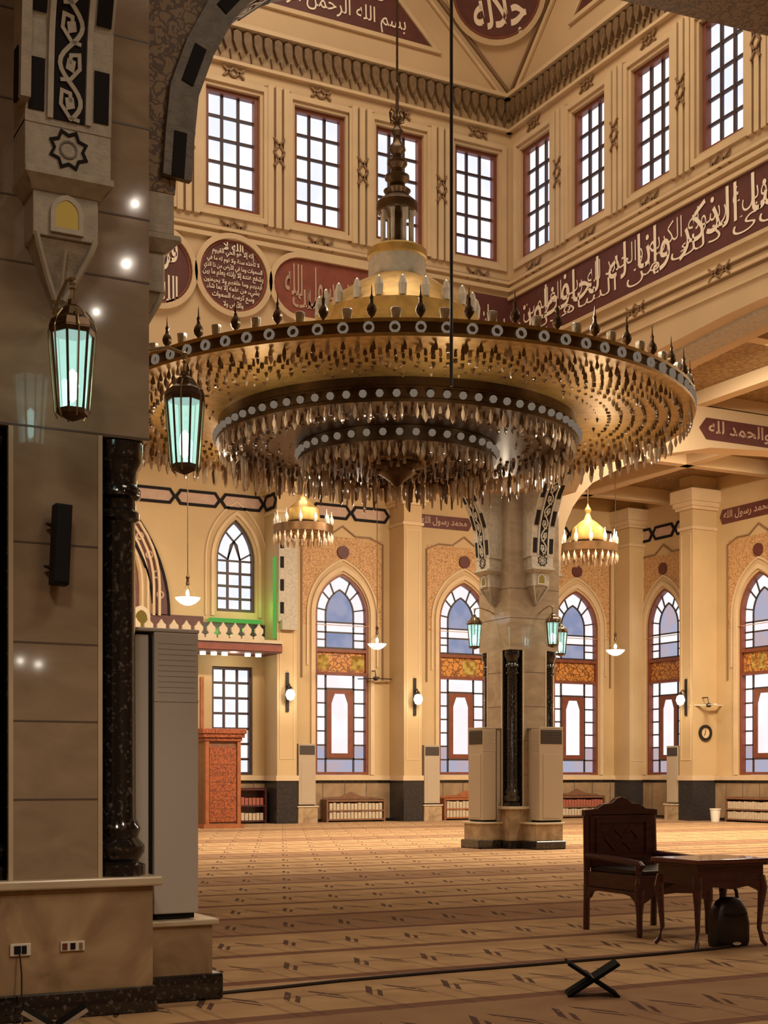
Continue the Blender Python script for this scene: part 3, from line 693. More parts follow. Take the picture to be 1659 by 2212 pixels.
MB(FA(IY1)).prism([(14.35, 10.55), (14.5, 11.0), (14.75, 11.15), (15.63, 11.15), (15.63, 10.05), (14.6, 10.05), (14.4, 10.2)], -.01, .03).build('field', M['maroon'], t)
q = MB(FA(IY1)); put_text(q, 'سبحان الله', 14.6, 15.5, 10.25, 10.95, .045); q.build('script', M['script'], t)
# lower mouldings with knots on the right wall
q = MB(FB(IX1)); g = MB(FB(IX1))
for z in (9.80, 9.62): q.box(-IY1, -IY0, -.01, .06, z-.03, z+.03); g.box(-IY1, -IY0, -.01, .02, z-.07, z-.03)
for u in (-22.3, -20.1, -17.9, -15.7): knot(g, u, 9.71, .04, 1.0)
q.box(-IY1, -IY0, -.01, .04, 9.35, 9.39)
q.build('string_course', M['trim'], wb); g.build('groove', M['groove'], wb)
# roundel on the corner pendentive (tilted with it)
A = V1-V0; B = V2-V0; nrm = A.cross(B).normalized()
if nrm.dot(Vector((-1, -1, 0))) < 0: nrm = -nrm
ex = (V2-V1).normalized(); ez = nrm.cross(ex); ez = ez if ez.z > 0 else -ez
c0 = V0+Vector((-1, -1, 1.8))*.84
def FT(u, d, z): p = c0+ex*u+ez*z+nrm*d; return tuple(p)
roundel(FT, 0, 0, .88, ['جل', 'جلاله'], 'maroon roundel on the tilted pendentive at the top, bottom half in view')

# arches (ribs under the square) with carved faces
def rib(fr, u0, u1, prof, d0, d1, label, mats, plain=False):
    t = trim(label); t['category'] = 'arch'; p = profile(prof, u0, u1); top = max(z for u, z in p)+.75
    MB(fr).prism(p+[(u1, top), (u0, top)], d0, d1).build('rib', M[mats[0]], t)
    if plain: return t
    s_ = MB(fr); pts = [(u, z+.10) for u, z in p[1:-1]]
    s_.strip(pts, .2, d1-.01, d1+.05); s_.build('archivolt', M[mats[1]], t)
    l = MB(fr); l.strip([(u, z+.24) for u, z in p[1:-1]], .05, d1-.01, d1+.03); l.build('dark_line', M['black'], t)
    k = MB(fr)
    n = len(pts)
    segs = [(pts[i], pts[i+1]) for i in range(n-1)]; acc = 0
    for a, b in segs:
        L = math.hypot(b[0]-a[0], b[1]-a[1]); x = 0
        while x < L:
            step = min(.05, L-x)
            if (acc % .62) < .30:
                f0, f1 = x/L, (x+step)/L
                k.strip([(a[0]+(b[0]-a[0])*f0, a[1]+(b[1]-a[1])*f0), (a[0]+(b[0]-a[0])*f1, a[1]+(b[1]-a[1])*f1)], .085, d1+.04, d1+.06)
            acc += step; x += step+1e-6
    k.build('inlay', M['black'], t)
    return t
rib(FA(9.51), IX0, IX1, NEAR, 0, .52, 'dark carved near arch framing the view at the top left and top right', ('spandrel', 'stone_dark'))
rib(FA(25.12), IX0, IX1, FAR, 0, .56, 'far arch under the left clerestory wall, mostly behind the chandelier', ('stone', 'stone'), True)
rib(FB(16.52), -IY1, -IY0, FAR, 0, .56, 'arch under the right clerestory wall, springing from the marble pillar', ('stone', 'stone'), True)
rib(FB(2.535), -8.66, 4.0, NEAR, 0, .52, 'carved arch springing from the near pillar towards the viewer', ('stone', 'stone'))
t = rib(FA(25.2), PX1, 31.5, FAR, 0, .6, 'pale arched girder with maroon script crossing the right aisle from the pillar', ('ceil_rib', 'stone'), True)
GZ = 24.6
MB(FA(GZ)).box(PX1, 31.5, -.6, 0, 9.74, 11.3).build('upper_beam', M['ceil_rib'], t)
q = MB(FA(GZ))
for a, b in ((17.2, 20.6), (20.85, 25.2), (25.5, 29.8)): q.prism([(a, 9.22), (a+.2, 9.46), (b-.2, 9.46), (b, 9.22), (b-.2, 8.98), (a+.2, 8.98)], -.01, .02)
q.build('script_field', M['maroon'], t)
q = MB(FA(GZ)); put_text(q, 'سبحان الله والحمد لله', 21.1, 25.0, 9.04, 9.42, .03); put_text(q, 'ولا إله إلا الله', 17.5, 20.3, 9.04, 9.42, .03); put_text(q, 'والله أكبر', 25.8, 29.5, 9.04, 9.42, .03); q.build('script', M['pink'], t)

# ------------------------------------------------------------------ pillars
XYF = lambda u, d, z: (u, z, d)
def pillar(x, y, h, n, label, ztop, zoff, brackets, acs, jz, shaftmat):
    t = empty('marble_pillar', (x, y, 0)); tag(t, label, 'pillar', kind='thing')
    sq = [(-h, -h), (h, -h), (h, h), (-h, h)]
    k = h-n
    no = [(-k, -h), (k, -h), (k, -k), (h, -k), (h, k), (k, k), (k, h), (-k, h), (-k, k), (-h, k), (-h, -k), (-k, -k)]
    s = MB(XYF).prism(no, .84, ztop).prism(sq, ztop, 11.29).build('shaft', M[shaftmat], t)
    e = .003
    for z in jz:
        j = MB(XYF)
        if z < ztop:
            o2 = [(-k-e, -h-e), (k+e, -h-e), (k+e, -k-e), (h+e, -k-e), (h+e, k+e), (k+e, k+e), (k+e, h+e), (-k-e, h+e), (-k-e, k+e), (-h-e, k+e), (-h-e, -k-e), (-k-e, -k-e)]
            j.prism(o2, z-.005, z+.005)
        else: j.prism([(-h-e, -h-e), (h+e, -h-e), (h+e, h+e), (-h-e, h+e)], z-.006, z+.006)
        j.build('joint', M['marble_joint'], s)
    ed = MB(); nb = MB()
    for sx in (-1, 1):
        for sy in (-1, 1):
            for a, b in ((k, h), (h, k)):
                ed.box(*sorted((sx*(a-.022), sx*(a+.006))), *sorted((sy*(b-.022), sy*(b+.006))), .86, ztop)
            nb.box(*sorted((sx*k, sx*(k+.012))), *sorted((sy*(k), sy*(h-.02))), .86, ztop-.005)
            nb.box(*sorted((sx*k, sx*(h-.02))), *sorted((sy*k, sy*(k+.012))), .86, ztop-.005)
    ed.build('edge_strip', M['cap'], s); nb.build('notch_lining', M['granite'], s)
    MB().box(-h-.02, h+.02, -h-.02, h+.02, .16, .80).build('plinth', M['plinth'], t, bevel=.006)
    MB().box(-h-.07, h+.07, -h-.07, h+.07, .80, .86).build('plinth_cap', M['cap'], t, bevel=.012)
    MB().box(-h-.045, h+.045, -h-.045, h+.045, 0, .165).build('skirting', M['granite'], t, bevel=.01)
    r = .115; z0, z1 = .86, ztop-.01
    prof = [(r*1.5, z0), (r*1.5, z0+.07), (r*1.15, z0+.09), (r*1.45, z0+.15), (r*1.45, z0+.19), (r*1.1, z0+.24), (r*1.25, z0+.30), (r, z0+.36), (r*.94, z1-.50), (r*1.2, z1-.48), (r*1.2, z1-.44), (r, z1-.42), (r, z1-.36), (r*1.25, z1-.34), (r*1.25, z1-.29), (r*1.05, z1-.26), (r*1.1, z1-.18), (r*1.4, z1-.12), (r*1.4, z1)]
    first = None
    for sx, sy in ((-1, -1), (1, -1), (1, 1), (-1, 1)):
        cxy = (sx*(k+.155), sy*(k+.155), 0)
        if first is None:
            first = MB().lathe(prof, seg=20).build('colonnette', M['granite'], t, smooth=True, loc=cxy)
        else:
            c = first.copy(); COL.objects.link(c); c.parent = t; c.location = cxy
    for a in range(4):
        ca, sa = round(math.cos(a*PI/2)), round(math.sin(a*PI/2))     # outward direction
        def fr(v, u, z, ca=ca, sa=sa): return (ca*(h+u)-sa*v, sa*(h+u)+ca*v, z)
        if a in brackets:
            zo = zoff
            cor = MB(fr); secs = [(4.36, .03, .05), (4.46, .06, .08), (4.56, .11, .13), (4.66, .155, .19), (4.72, .18, .22)]
            vv = []; ff = []
            for z, w_, d_ in secs: vv += [(-w_, -.01, z+zo), (w_, -.01, z+zo), (w_, d_, z+zo), (-w_, d_, z+zo)]
            for i in range(len(secs)-1):
                for q in range(4): ff.append((4*i+q, 4*i+(q+1) % 4, 4*i+4+(q+1) % 4, 4*i+4+q))
            ff += [(3, 2, 1, 0), tuple(range(len(vv)-4, len(vv)))]
            cor.add(vv, ff)
            cor.box(-.195, .195, -.01, .24, 4.72+zo, 5.0+zo)
            cor.add([(-.21, -.01, 4.98+zo), (.21, -.01, 4.98+zo), (.21, .25, 4.98+zo), (-.21, .25, 4.98+zo), (-.268, -.01, 5.05+zo), (.268, -.01, 5.05+zo), (.268, .33, 5.05+zo), (-.268, .33, 5.05+zo)], [(0, 1, 2, 3), (4, 5, 6, 7), (0, 1, 5, 4), (1, 2, 6, 5), (2, 3, 7, 6), (3, 0, 4, 7)])
            cor.box(-.268, .268, -.01, .33, 5.05+zo, 5.09+zo)
            cor.box(-.26, .26, -.01, .285, 5.09+zo, 5.38+zo)
            bk = cor.build('bracket', M['stone'], t, bevel=.006)
            d = MB(fr)
            for s_ in (-1, 1):
                pts = [(s_*.18, .235, 4.74+zo), (s_*.155, .21, 4.66+zo), (s_*.10, .15, 4.54+zo), (s_*.03, .08, 4.40+zo)]
                d.tube([(p[0], p[1], p[2]) for p in pts], .02, 6); d.tube([(0, p[1]+.012, p[2]) for p in pts[1:]] if s_ > 0 else [(s_*.188, .23, 4.72+zo), (s_*.188, .23, 4.99+zo)], .012, 6)
            d.build('corbel_rib', M['lattice'], bk)
            FRF = lambda v, d_, z, fr=fr: fr(v, d_, z)
            nich = archpoly(.085, 4.76+zo, 4.86+zo, .10, 6)
            MB(FRF).prism(nich, .235, .245).build('niche', M['niche'], bk)
            MB(FRF).strip(nich, .03, .23, .262, closed=True).build('niche_rim', M['lattice'], bk)
            star = []
            for q in range(16):
                rr = .115 if q % 2 == 0 else .085
                star.append((rr*math.cos(PI*q/8+PI/8), 5.235+zo+rr*math.sin(PI*q/8+PI/8)))
            MB(FRF).strip(star, .016, .28, .295, closed=True).build('star', M['black'], bk)
            MB(FRF).strip(circ(0, 5.235+zo, .05, 12), .012, .28, .293, closed=True).build('star_heart', M['stone_dark'], bk)
            # inlaid soffit running up the springing arch
            P = [p for p in (NEAR if zoff < .3 else FAR)][1:9]; P = [(p[0], p[1]+(.04 if i == 0 else 0)) for i, p in enumerate(P)]
            cum = [0]
            for p, q in zip(P, P[1:]): cum.append(cum[-1]+math.hypot(q[0]-p[0], q[1]-p[1]))
            def FS(v, d_, s_, fr=fr, P=P, cum=cum):
                s_ = max(0, min(s_, cum[-1]-1e-4)); i = max(j for j in range(len(cum)-1) if cum[j] <= s_)
                f = (s_-cum[i])/(cum[i+1]-cum[i]); p, q = P[i], P[i+1]; L = cum[i+1]-cum[i]
                nx, nz = (q[1]-p[1])/L, -(q[0]-p[0])/L
                return fr(v, p[0]+(q[0]-p[0])*f+nx*d_, p[1]+(q[1]-p[1])*f+nz*d_)
            b1 = MB(FS); lt = MB(FS); dk = MB(FS); L = cum[-1]; ns = int(L/.08)
            for i in range(ns): b1.box(-.092, .092, -.02, .012, L*i/ns, L*(i+1)/ns)
            b1.build('inlay_field', M['black'], bk)
            per = .44 if zoff < .3 else .5
            wv = [(.065*math.sin(2*PI*s_/per), s_) for s_ in [L*i/90 for i in range(91)]]
            lt.strip(wv, .026, .01, .022)
            s0 = per/4
            sg = 1
            while s0 < L-.1:
                lt.strip([(sg*.06, s0-.10), (sg*.0, s0-.09), (-sg*.055, s0-.02), (-sg*.05, s0+.06), (sg*.0, s0+.05), (sg*.005, s0)], .022, .01, .022)
                lt.prism([(-sg*.02, s0-.05), (sg*.03, s0-.03), (sg*.02, s0+.03), (-sg*.03, s0+.02)], .008, .022)
                s0 += per/2; sg = -sg
            for s_ in (-.115, .115): [lt.box(s_-.017, s_+.017, -.02, .018, L*i/24, L*(i+1)/24) for i in range(24)]; 
            lt.build('scroll', M['lattice'], bk)
            for s_ in (-1, 1):
                q = .03
                while q < L-.3:
                    dk = MB(FS)
                    for i in range(4): dk.box(s_*.195-.045, s_*.195+.045, -.02, .01, q+i*.075, q+(i+1)*.075)
                    dk.build('inlay_block', M['black'], bk); q += .56
        if a in acs:
            wx = .33
            MB(fr).box(-wx, wx, -.01, .53, .17, .50).build('side_plinth', M['plinth'], t, bevel=.006)
            MB(fr).box(-wx-.03, wx+.03, .0, .57, .50, .54).build('side_plinth_cap', M['cap'], t, bevel=.01)
            MB(fr).box(-wx-.03, wx+.03, .05, .60, 0, .175).build('side_skirting', M['granite'], t, bevel=.02)
    return t
JN = [1.35, 1.83, 2.31, 2.92, 3.63, 4.62, 5.02, 5.6, 6.15]
pillar(2.275, 9.255, .595, .31, 'near marble pillar with wall lantern filling the left side', 3.62, 0, (0, 1, 2, 3), (0,), JN, 'marble')
pillar(16.245, 24.845, .595, .31, 'distant marble pillar with dark column standing below the chandelier', 4.05, .62, (0, 1, 2, 3), (2, 3), [1.5, 2.2, 2.9, 3.6, 4.7, 5.3], 'marble')

# ------------------------------------------------------------------ air conditioners
def make_ac(m, body):
    t = empty('air_conditioner', (0, 0, 0))
    # front faces local -Y; back at y = 0
    MB().box(-.26, .26, -.42, -.15, 0, .04).build('foot', M['plastic_black'], t)
    b = MB().box(-.29, .29, -.44, -.13, .035, 1.90).build('body', M[m], t, bevel=.008)
    MB().box(-.27, .27, -.10, -.01, .0, 1.88).build('rear_casing', M[m], t, bevel=.006)
    MB().box(-.25, .25, -.14, -.09, .02, 1.86).build('gasket', M['plastic_black'], t)
    g = MB()
    for i in range(8): g.box(-.25, .25, -.452, -.43, 1.60+i*.032, 1.618+i*.032)
    MB().box(-.26, .26, -.443, -.42, 1.58, 1.87).build('grille', M['grille'], t)
    g.build('louvre', M['grille'], t)
    v = MB()
    for s_ in (-1, 1):
        for i in range(10): v.box(*sorted((s_*.285, s_*.293)), -.42, -.16, 1.50+i*.036, 1.512+i*.036)
        v.box(*sorted((s_*.285, s_*.294)), -.44, -.13, 1.44, 1.455)
    v.build('side_vent', M[m], t)
    MB().box(-.20, .20, -.448, -.43, .08, 1.38).build('front_panel', M[m], t, bevel=.004)
    MB().box(-.295, .295, -.445, -.005, 1.90, 1.925).build('top_cover', M[m], t, bevel=.006)
    return t
ac = make_ac('grey_ac', 0); ac.location = (2.875, 9.255, .545); ac.rotation_euler = (0, 0, PI/2)
tag(ac, 'tall grey air conditioner beside the near marble pillar', 'air conditioner', 'floor-standing air conditioners')
a2 = make_ac('beige_ac', 0)
for o, loc, rz, lab in ((a2, (15.645, 24.86, .545), -PI/2, 'brown beige air conditioner on the left side of the distant pillar'),
                        (None, (16.35, 24.245, .545), 0, 'pale lit air conditioner on the right side of the distant pillar'),
                        (None, (18.36, 40.45, .545), 0, 'air conditioner at the wall left of the first arched window'),
                        (None, (22.82, 40.45, .545), 0, 'air conditioner at the wall between the first and second arched windows'),
                        (None, (30.95, 37.35, .545), -PI/2, 'air conditioner at the side wall left of the broad pilaster')):
    if o is None: o = copy_tree(a2)
    o.location = loc; o.rotation_euler = (0, 0, rz); tag(o, lab, 'air conditioner', 'floor-standing air conditioners')
for x, y, rz in ((18.36, 40.45, 0), (22.82, 40.45, 0), (30.95, 37.35, -PI/2)):
    t = empty('trim_plinth', (x, y, 0), rz); t['kind'] = 'structure'; t['label'] = 'cream stone plinth carrying a wall air conditioner'; t['category'] = 'plinth'
    MB().box(-.33, .33, -.5, .55, 0, .50).build('block', M['plinth'], t); MB().box(-.36, .36, -.53, .55, .50, .543).build('cap', M['cap'], t)

# ------------------------------------------------------------------ lanterns on the pillars
def make_lantern():
    t = empty('wall_lantern'); n = 6
    zr = [(.085, .07), (.122, .46), (.125, .54)]
    g = MB().lathe([(.080, .055), (.118, .50)], seg=n).build('glass', M['glass'], t)
    f = MB()
    for i in range(n):
        a = 2*PI*i/n; c, s_ = math.cos(a), math.sin(a)
        f.tube([(.084*c, .084*s_, .04), (.122*c, .122*s_, .515)], .008, 6)
    f.lathe([(.095, .03), (.095, .06), (.075, .06), (.075, .03)], seg=n); f.lathe([(.13, .495), (.14, .52), (.13, .55), (.115, .55)], seg=n)
    f.build('frame', M['bronze'], t)
    MB().lathe([(.14, .53), (.125, .575), (.085, .60), (.06, .65), (.03, .67), (.025, .70), (.0, .71)], seg=n).build('cap', M['bronze'], t)
    MB().lathe([(.0, -.01), (.03, .0), (.07, .02), (.095, .035), (.0, .045)], seg=n).build('base', M['bronze'], t)
    br = MB()
    for i in range(6):
        a = 2*PI*i/6+PI/6; c, s_ = math.cos(a), math.sin(a)
        br.tube([(r*c, r*s_, z) for r, z in ((.09, .01), (.105, .05), (.118, .22), (.135, .42), (.142, .52), (.12, .58), (.08, .63))], .006, 5)
    br.build('outer_scroll', M['brass'], t)
    MB().lathe([(0, .10), (.03, .13), (.038, .20), (.03, .27), (0, .30)], seg=12).build('bulb', M['lampbulb'], t, smooth=True)
    MB().tube([(0, 0, .70), (0, 0, .78), (0, .03, .83), (0, .12, .85), (0, .30, .80), (0, .42, .74)], .012, 6).build('arm', M['brass'], t)
    k = MB()
    for i in range(3): k.lathe([(.0, .75+i*.03), (.022, .765+i*.03), (0, .78+i*.03)], seg=8)
    k.build('knuckle', M['brass'], t)
    return t
ln = make_lantern()
for i, (x, y, z, rz, lab, pw) in enumerate(((2.24, 8.16, 3.57, 0, 'teal glass lantern on the near face of the big left pillar', 9),
                           (3.32, 9.25, 3.57, -PI/2+PI, 'teal glass lantern hanging right of the big left pillar against the chandelier', 9),
                           (15.17, 24.85, 4.08, PI/2+PI, 'teal lantern on the left side of the distant pillar before a blue window', 9),
                           (16.36, 23.77, 4.08, 0, 'teal lantern on the lit front of the distant pillar', 9),
                           (17.30, 24.85, 4.02, PI/2, 'teal lantern on the far right side of the distant pillar', 9))):
    o = ln if i == 0 else copy_tree(ln); o.location = (x, y, z); o.rotation_euler = (0, 0, rz)
    if i > 1: o.scale = (1.15, 1.15, 1.0)
    tag(o, lab, 'lantern', 'teal pillar lanterns')

# ------------------------------------------------------------------ main chandelier
ch = empty('chandelier', (CX, CY, 0)); tag(ch, 'huge tiered gilt ring chandelier hanging under the dome', 'chandelier')
TIERS = [(3.97, 6.30, 6.46, 2.46, 6.42), (2.44, 5.99, 6.44, 1.36, 6.13), (1.33, 5.79, 6.15, .02, 5.72)]
NAMES = ('outer_tier', 'middle_tier', 'inner_tier')
cry_me = None
def crystal_mb(L=.22, r=.028):
    return MB().lathe([(0, 0), (r*.45, -.03), (r*.35, -.05), (r, -.10), (r*1.05, -.14), (r*.5, -L+.02), (0, -L)], seg=6)
def globe_mb(): return MB().lathe([(0, -.05), (.035, -.035), (.05, 0), (.035, .035), (0, .05)], seg=10)
def finial_mb():
    return MB().lathe([(.02, 0), (.02, .06), (.06, .10), (.075, .15), (.06, .21), (.03, .25), (.022, .30), (.03, .33), (.012, .37), (.006, .48), (0, .52)], seg=8)
pc = crystal_mb().build('crystal', M['crystal'], ch, smooth=True); pd = None
pg = globe_mb().build('globe', M['globe'], ch, smooth=True); pf = finial_mb().build('finial', M['bronze'], ch, smooth=True)
used = {'c': False, 'g': False, 'f': False}
def put(proto, key, parent, loc, rz=0, sc=1, m=None):
    if not used[key]: o = proto; used[key] = True
    else: o = proto.copy(); COL.objects.link(o)
    o.parent = parent; o.location = loc; o.rotation_euler = (0, 0, rz)
    if sc != 1: o.scale = (sc, sc, sc)
    return o
rest = MB(); rest2 = MB(); ncr = 0
def rest_crystal(mb, x, y, z, L=.22, r=.028):
    b = crystal_mb(L, r); mb.add([(p[0]+x, p[1]+y, p[2]+z) for p in b.v], b.f)
for (R, z0, z1, Ri, zi), nm in zip(TIERS, NAMES):
    t = empty(nm); t.parent = ch
    H_ = z1-z0; bm_ = 'bronze_band' if nm == 'outer_tier' else 'bronze'
    MB().lathe([(R-.05, z0), (R, z0), (R, z1), (R-.05, z1)], seg=96).build('rim_band', M[bm_], t, smooth=True)
    g = MB()
    for z in (z0, z1): g.lathe([(R-.06, z-.02), (R+.03, z-.02), (R+.03, z+.02), (R-.06, z+.02)], seg=96)
    if nm != 'outer_tier': g.lathe([(R-.02, z0+.15), (R+.02, z0+.15), (R+.02, z0+.17), (R-.02, z0+.17)], seg=96)
    g.build('rim_moulding', M['bronze'] if nm != 'outer_tier' else M['gold'], t, smooth=True)
    pl = MB(); nr = 4
    pl.lathe([(R-.02+(Ri-R)*i/nr, z0+(zi-z0)*i/nr+.03*math.sin(PI*i/nr)) for i in range(nr+1)], seg=96)
    pl.lathe([(R-.05, z0+.05), (max(Ri, .03), zi+.05)], seg=96)
    pl.build('pierced_plate', M['plate'], t, smooth=True)
    if Ri > .1: MB().lathe([(Ri-.02, zi-.03), (Ri+.04, zi-.03), (Ri+.04, zi+.06), (Ri-.02, zi+.06)], seg=96).build('inner_ring', M['gold'], t, smooth=True)
    # globes or discs round the band
    n = {'outer_tier': 88, 'middle_tier': 76, 'inner_tier': 40}[nm]
    seq = []
    for i in range(n):
        a = 2*PI*i/n
        # photographs show the near side only; keep individual parts for the side facing the entrance
        facing = math.cos(a-math.radians(-90-27.75+0)) > -.25
        seq.append((a, facing))
    zz = {'outer_tier': z0+.08, 'middle_tier': z0+.08, 'inner_tier': z0+.09}[nm]
    grp = MB()
    for a, facing in seq:
        x, y = (R+.03)*math.cos(a), (R+.03)*math.sin(a)
        if nm == 'outer_tier':
            # bright ringed disc standing on the band
            fr = (lambda a: (lambda u, d, z: ((R+.01+d)*math.cos(a)-u*math.sin(a), (R+.01+d)*math.sin(a)+u*math.cos(a), z)))(a)
            if facing: MB(fr).strip(circ(0, zz, .05, 12), .022, -.005, .03, closed=True).build('ring_disc', M['globe'], t)
        elif facing: put(pg, 'g', t, (x, y, zz))
    # finials
    if nm == 'outer_tier':
        for i in range(46):
            a = 2*PI*i/46+.05; MB().lathe([(.02, 0), (.05, .03), (.06, .14), (.045, .15), (.03, .05)], (R-.04)*math.cos(a+.068), (R-.04)*math.sin(a+.068), 8).build('lamp_cup', M['silver'], t, smooth=True, loc=(0, 0, z1)); put(pf, 'f', t, ((R-.04)*math.cos(a), (R-.04)*math.sin(a), z1), sc=.8)
    # hanging crystals: rim and underside
    n = {'outer_tier': 120, 'middle_tier': 80, 'inner_tier': 44}[nm]
    for i in range(n):
        a = 2*PI*i/n; x, y = (R-.03)*math.cos(a), (R-.03)*math.sin(a)
        far_side = math.sin(a+math.radians(27.75)) > 0.15
        if (far_side and ncr < 98): put(pc, 'c', t, (x, y, z0-.01), sc=1.25); ncr += 1
        elif far_side or nm != 'outer_tier' or abs(math.sin(a+math.radians(27.75))) < .3: rest_crystal(rest, x, y, z0-.01, .2, .024)
        a2_ = a+PI/n
        for k2 in range(2 if (far_side or nm != 'outer_tier' and i % 2) else 0):
            rk = R-.12-.14*k2; rest_crystal(rest if (i+k2) % 3 else rest2, rk*math.cos(a2_+k2*.02), rk*math.sin(a2_+k2*.02), z0, random.uniform(.2, .34) if nm == 'outer_tier' else random.uniform(.25, .5) if far_side else .2, .03)
    rows = {'outer_tier': 9, 'middle_tier': 6, 'inner_tier': 7}[nm]
    for j in range(1, rows+1):
        f = j/(rows+.6); rr = R+(Ri-R)*f; zq = z0+(zi-z0)*f+.02
        m = max(6, int(2*PI*rr/.17))
        for i in range(m):
            a = 2*PI*(i+.5*(j % 2))/m
            rest_crystal(rest2 if (i+j) % 2 or i % 3 == 0 else rest, rr*math.cos(a), rr*math.sin(a), zq, random.uniform(.10, .2), random.uniform(.018, .03))
r1 = rest.build('crystal_drops', M['crystal'], ch, smooth=True); r1['kind'] = 'stuff'
r2 = rest2.build('amber_drops', M['crystal_dark'], ch, smooth=True); r2['kind'] = 'stuff'
# lower boss
MB().lathe([(0, 5.42), (.05, 5.46), (.10, 5.52), (.22, 5.60), (.34, 5.68), (.36, 5.73), (0, 5.74)], seg=24).build('boss', M['bronze'], ch, smooth=True)
# spokes and hangers tying the tiers to the shaft
q = MB()
for i in range(12):
    a = 2*PI*i/12
    q.tube([(3.9*math.cos(a), 3.9*math.sin(a), 6.47), (2.4*math.cos(a), 2.4*math.sin(a), 6.62), (.8*math.cos(a), .8*math.sin(a), 7.0)], .03, 6)
q.build('spoke', M['bronze'], ch)
# canopy, drum, gallery and spire
MB().lathe([(1.10, 7.40), (1.14, 7.46), (1.12, 7.70), (1.02, 7.80), (.84, 8.0), (.60, 8.16), (.44, 8.24), (.42, 8.26)], seg=36).build('canopy', M['gold'], ch, smooth=True)
for i in range(22):
    a = 2*PI*i/22; MB().lathe([(.05, 7.72), (.06, 7.86), (.03, 7.96), (0, 7.99)], 1.08*math.cos(a), 1.08*math.sin(a), 8).build('canopy_cup', M['silver'], ch)
MB().lathe([(.38, 8.22), (.40, 8.26), (.39, 8.56), (.37, 8.58)], seg=24).build('glass_drum', M['silver'], ch, smooth=True)
MB().lathe([(.38, 8.54), (.41, 8.57), (.41, 8.66), (.36, 8.70), (.30, 8.72), (.0, 8.72)], seg=24).build('drum_collar', M['gold'], ch, smooth=True)
for i in range(8):
    a = 2*PI*i/8; MB().lathe([(.035, 8.64), (.028, 8.70), (.028, 9.16), (.04, 9.22)], .21*math.cos(a), .21*math.sin(a), 8).build('gallery_column', M['silver'], ch, smooth=True)
MB().lathe([(.06, 8.64), (.06, 9.22)], seg=10).build('gallery_core', M['bronze'], ch, smooth=True)
MB().lathe([(.27, 9.20), (.29, 9.24), (.29, 9.32), (.20, 9.40), (.15, 9.44), (.19, 9.50), (.12, 9.55), (.10, 9.60), (.17, 9.66), (.17, 9.70), (.09, 9.74), (.09, 9.80), (.14, 9.86), (.14, 9.90), (.07, 9.94), (.07, 10.0), (.12, 10.06), (.11, 10.10), (.06, 10.16), (.05, 10.25), (.09, 10.31), (.04, 10.38), (.035, 10.46), (.07, 10.50), (.025, 10.60), (.02, 10.9), (0, 11.1)], seg=16).build('spire', M['bronze'], ch, smooth=True)
q = MB()
for i in range(6):
    a = 2*PI*i/6; q.tube([(.02*math.cos(a), .02*math.sin(a), 10.42), (.10*math.cos(a), .10*math.sin(a), 10.46), (.115*math.cos(a), .115*math.sin(a), 10.56), (.09*math.cos(a), .09*math.sin(a), 10.60)], .012, 5)
q.build('spire_crown', M['bronze'], ch)
MB().tube([(0, 0, 11.0), (0, 0, Z8+5.4)], .016, 6).build('suspension_chain', M['bronze'], ch)
# its lamps
for i in range(8):
    a = 2*PI*i/8+.2
    lamp('chandelier_light', 'POINT', (CX+3.2*math.cos(a), CY+3.2*math.sin(a), 7.0), 64, size=.15)
    lamp('chandelier_light', 'POINT', (CX+3.0*math.cos(a+.3), CY+3.0*math.sin(a+.3), 5.62), 16, size=.15)
# lit bulbs on the middle tier
q = MB()
for i in range(26):
    a = 2*PI*i/26; q.lathe([(.02, 6.12), (.02, 6.0), (.012, 5.95), (0, 5.93)], 1.85*math.cos(a), 1.85*math.sin(a), 6)
q.build('candle_tube', M['silver'], ch)
# black cable hanging in front of it
t = MB().tube([(7.59, 12.9, Z8+2.5), (7.59, 12.9, 5.6)], .018, 6).build('hanging_cable', M['iron']); tag(t, 'thin black cable hanging from the dome down to the chandelier rim', 'cable')

# small ring chandeliers in the far aisle
def small_chandelier(loc, label, sc=1):
    t = empty('ring_chandelier', loc); tag(t, label, 'chandelier', 'small ring chandeliers in the far aisle')
    MB().lathe([(.72, 0), (.76, 0), (.76, .20), (.72, .20)], seg=40).build('rim_band', M['bronze_band'], t, smooth=True)
    MB().lathe([(.74, .01), (.45, -.05), (.1, -.12), (0, -.14)], seg=32).build('pierced_plate', M['plate'], t, smooth=True)
    q = MB()
    for rr, n, z in ((.74, 26, 0), (.55, 16, -.03), (.3, 9, -.08)):
        for i in range(n):
            a = 2*PI*i/n; rest_crystal(q, rr*math.cos(a), rr*math.sin(a), z, .26, .032)
    o = q.build('crystal_drops', M['crystal'], t, smooth=True); o['kind'] = 'stuff'
    for i in range(12):
        a = 2*PI*i/12; MB().lathe([(.03, .2), (.055, .28), (.05, .38), (.02, .44), (.01, .55), (0, .56)], .72*math.cos(a), .72*math.sin(a), 8).build('lamp_cup', M['silver'], t, smooth=True)
    MB().lathe([(.42, .30), (.44, .34), (.40, .62), (.22, .78), (.1, .86), (.05, 1.0), (.09, 1.1), (.03, 1.2), (0, 1.3)], seg=20).build('canopy', M['gold'], t, smooth=True)
    MB().tube([(0, 0, 1.2), (0, 0, 11.3-loc[2])], .014, 6).build('suspension_chain', M['bronze'], t)
    MB().lathe([(0, .45), (.06, .5), (.06, .6), (0, .66)], seg=8).build('bulb', M['bulb'], t)
    lamp('ring_chandelier_light', 'POINT', (loc[0], loc[1], loc[2]+1.0), 22, size=.15)
small_chandelier((14.94, 32.8, 7.62), 'small gilt ring chandelier left of the big one above the first window')
small_chandelier((21.31, 29.4, 7.12), 'small gilt ring chandelier to the right of the distant pillar top')

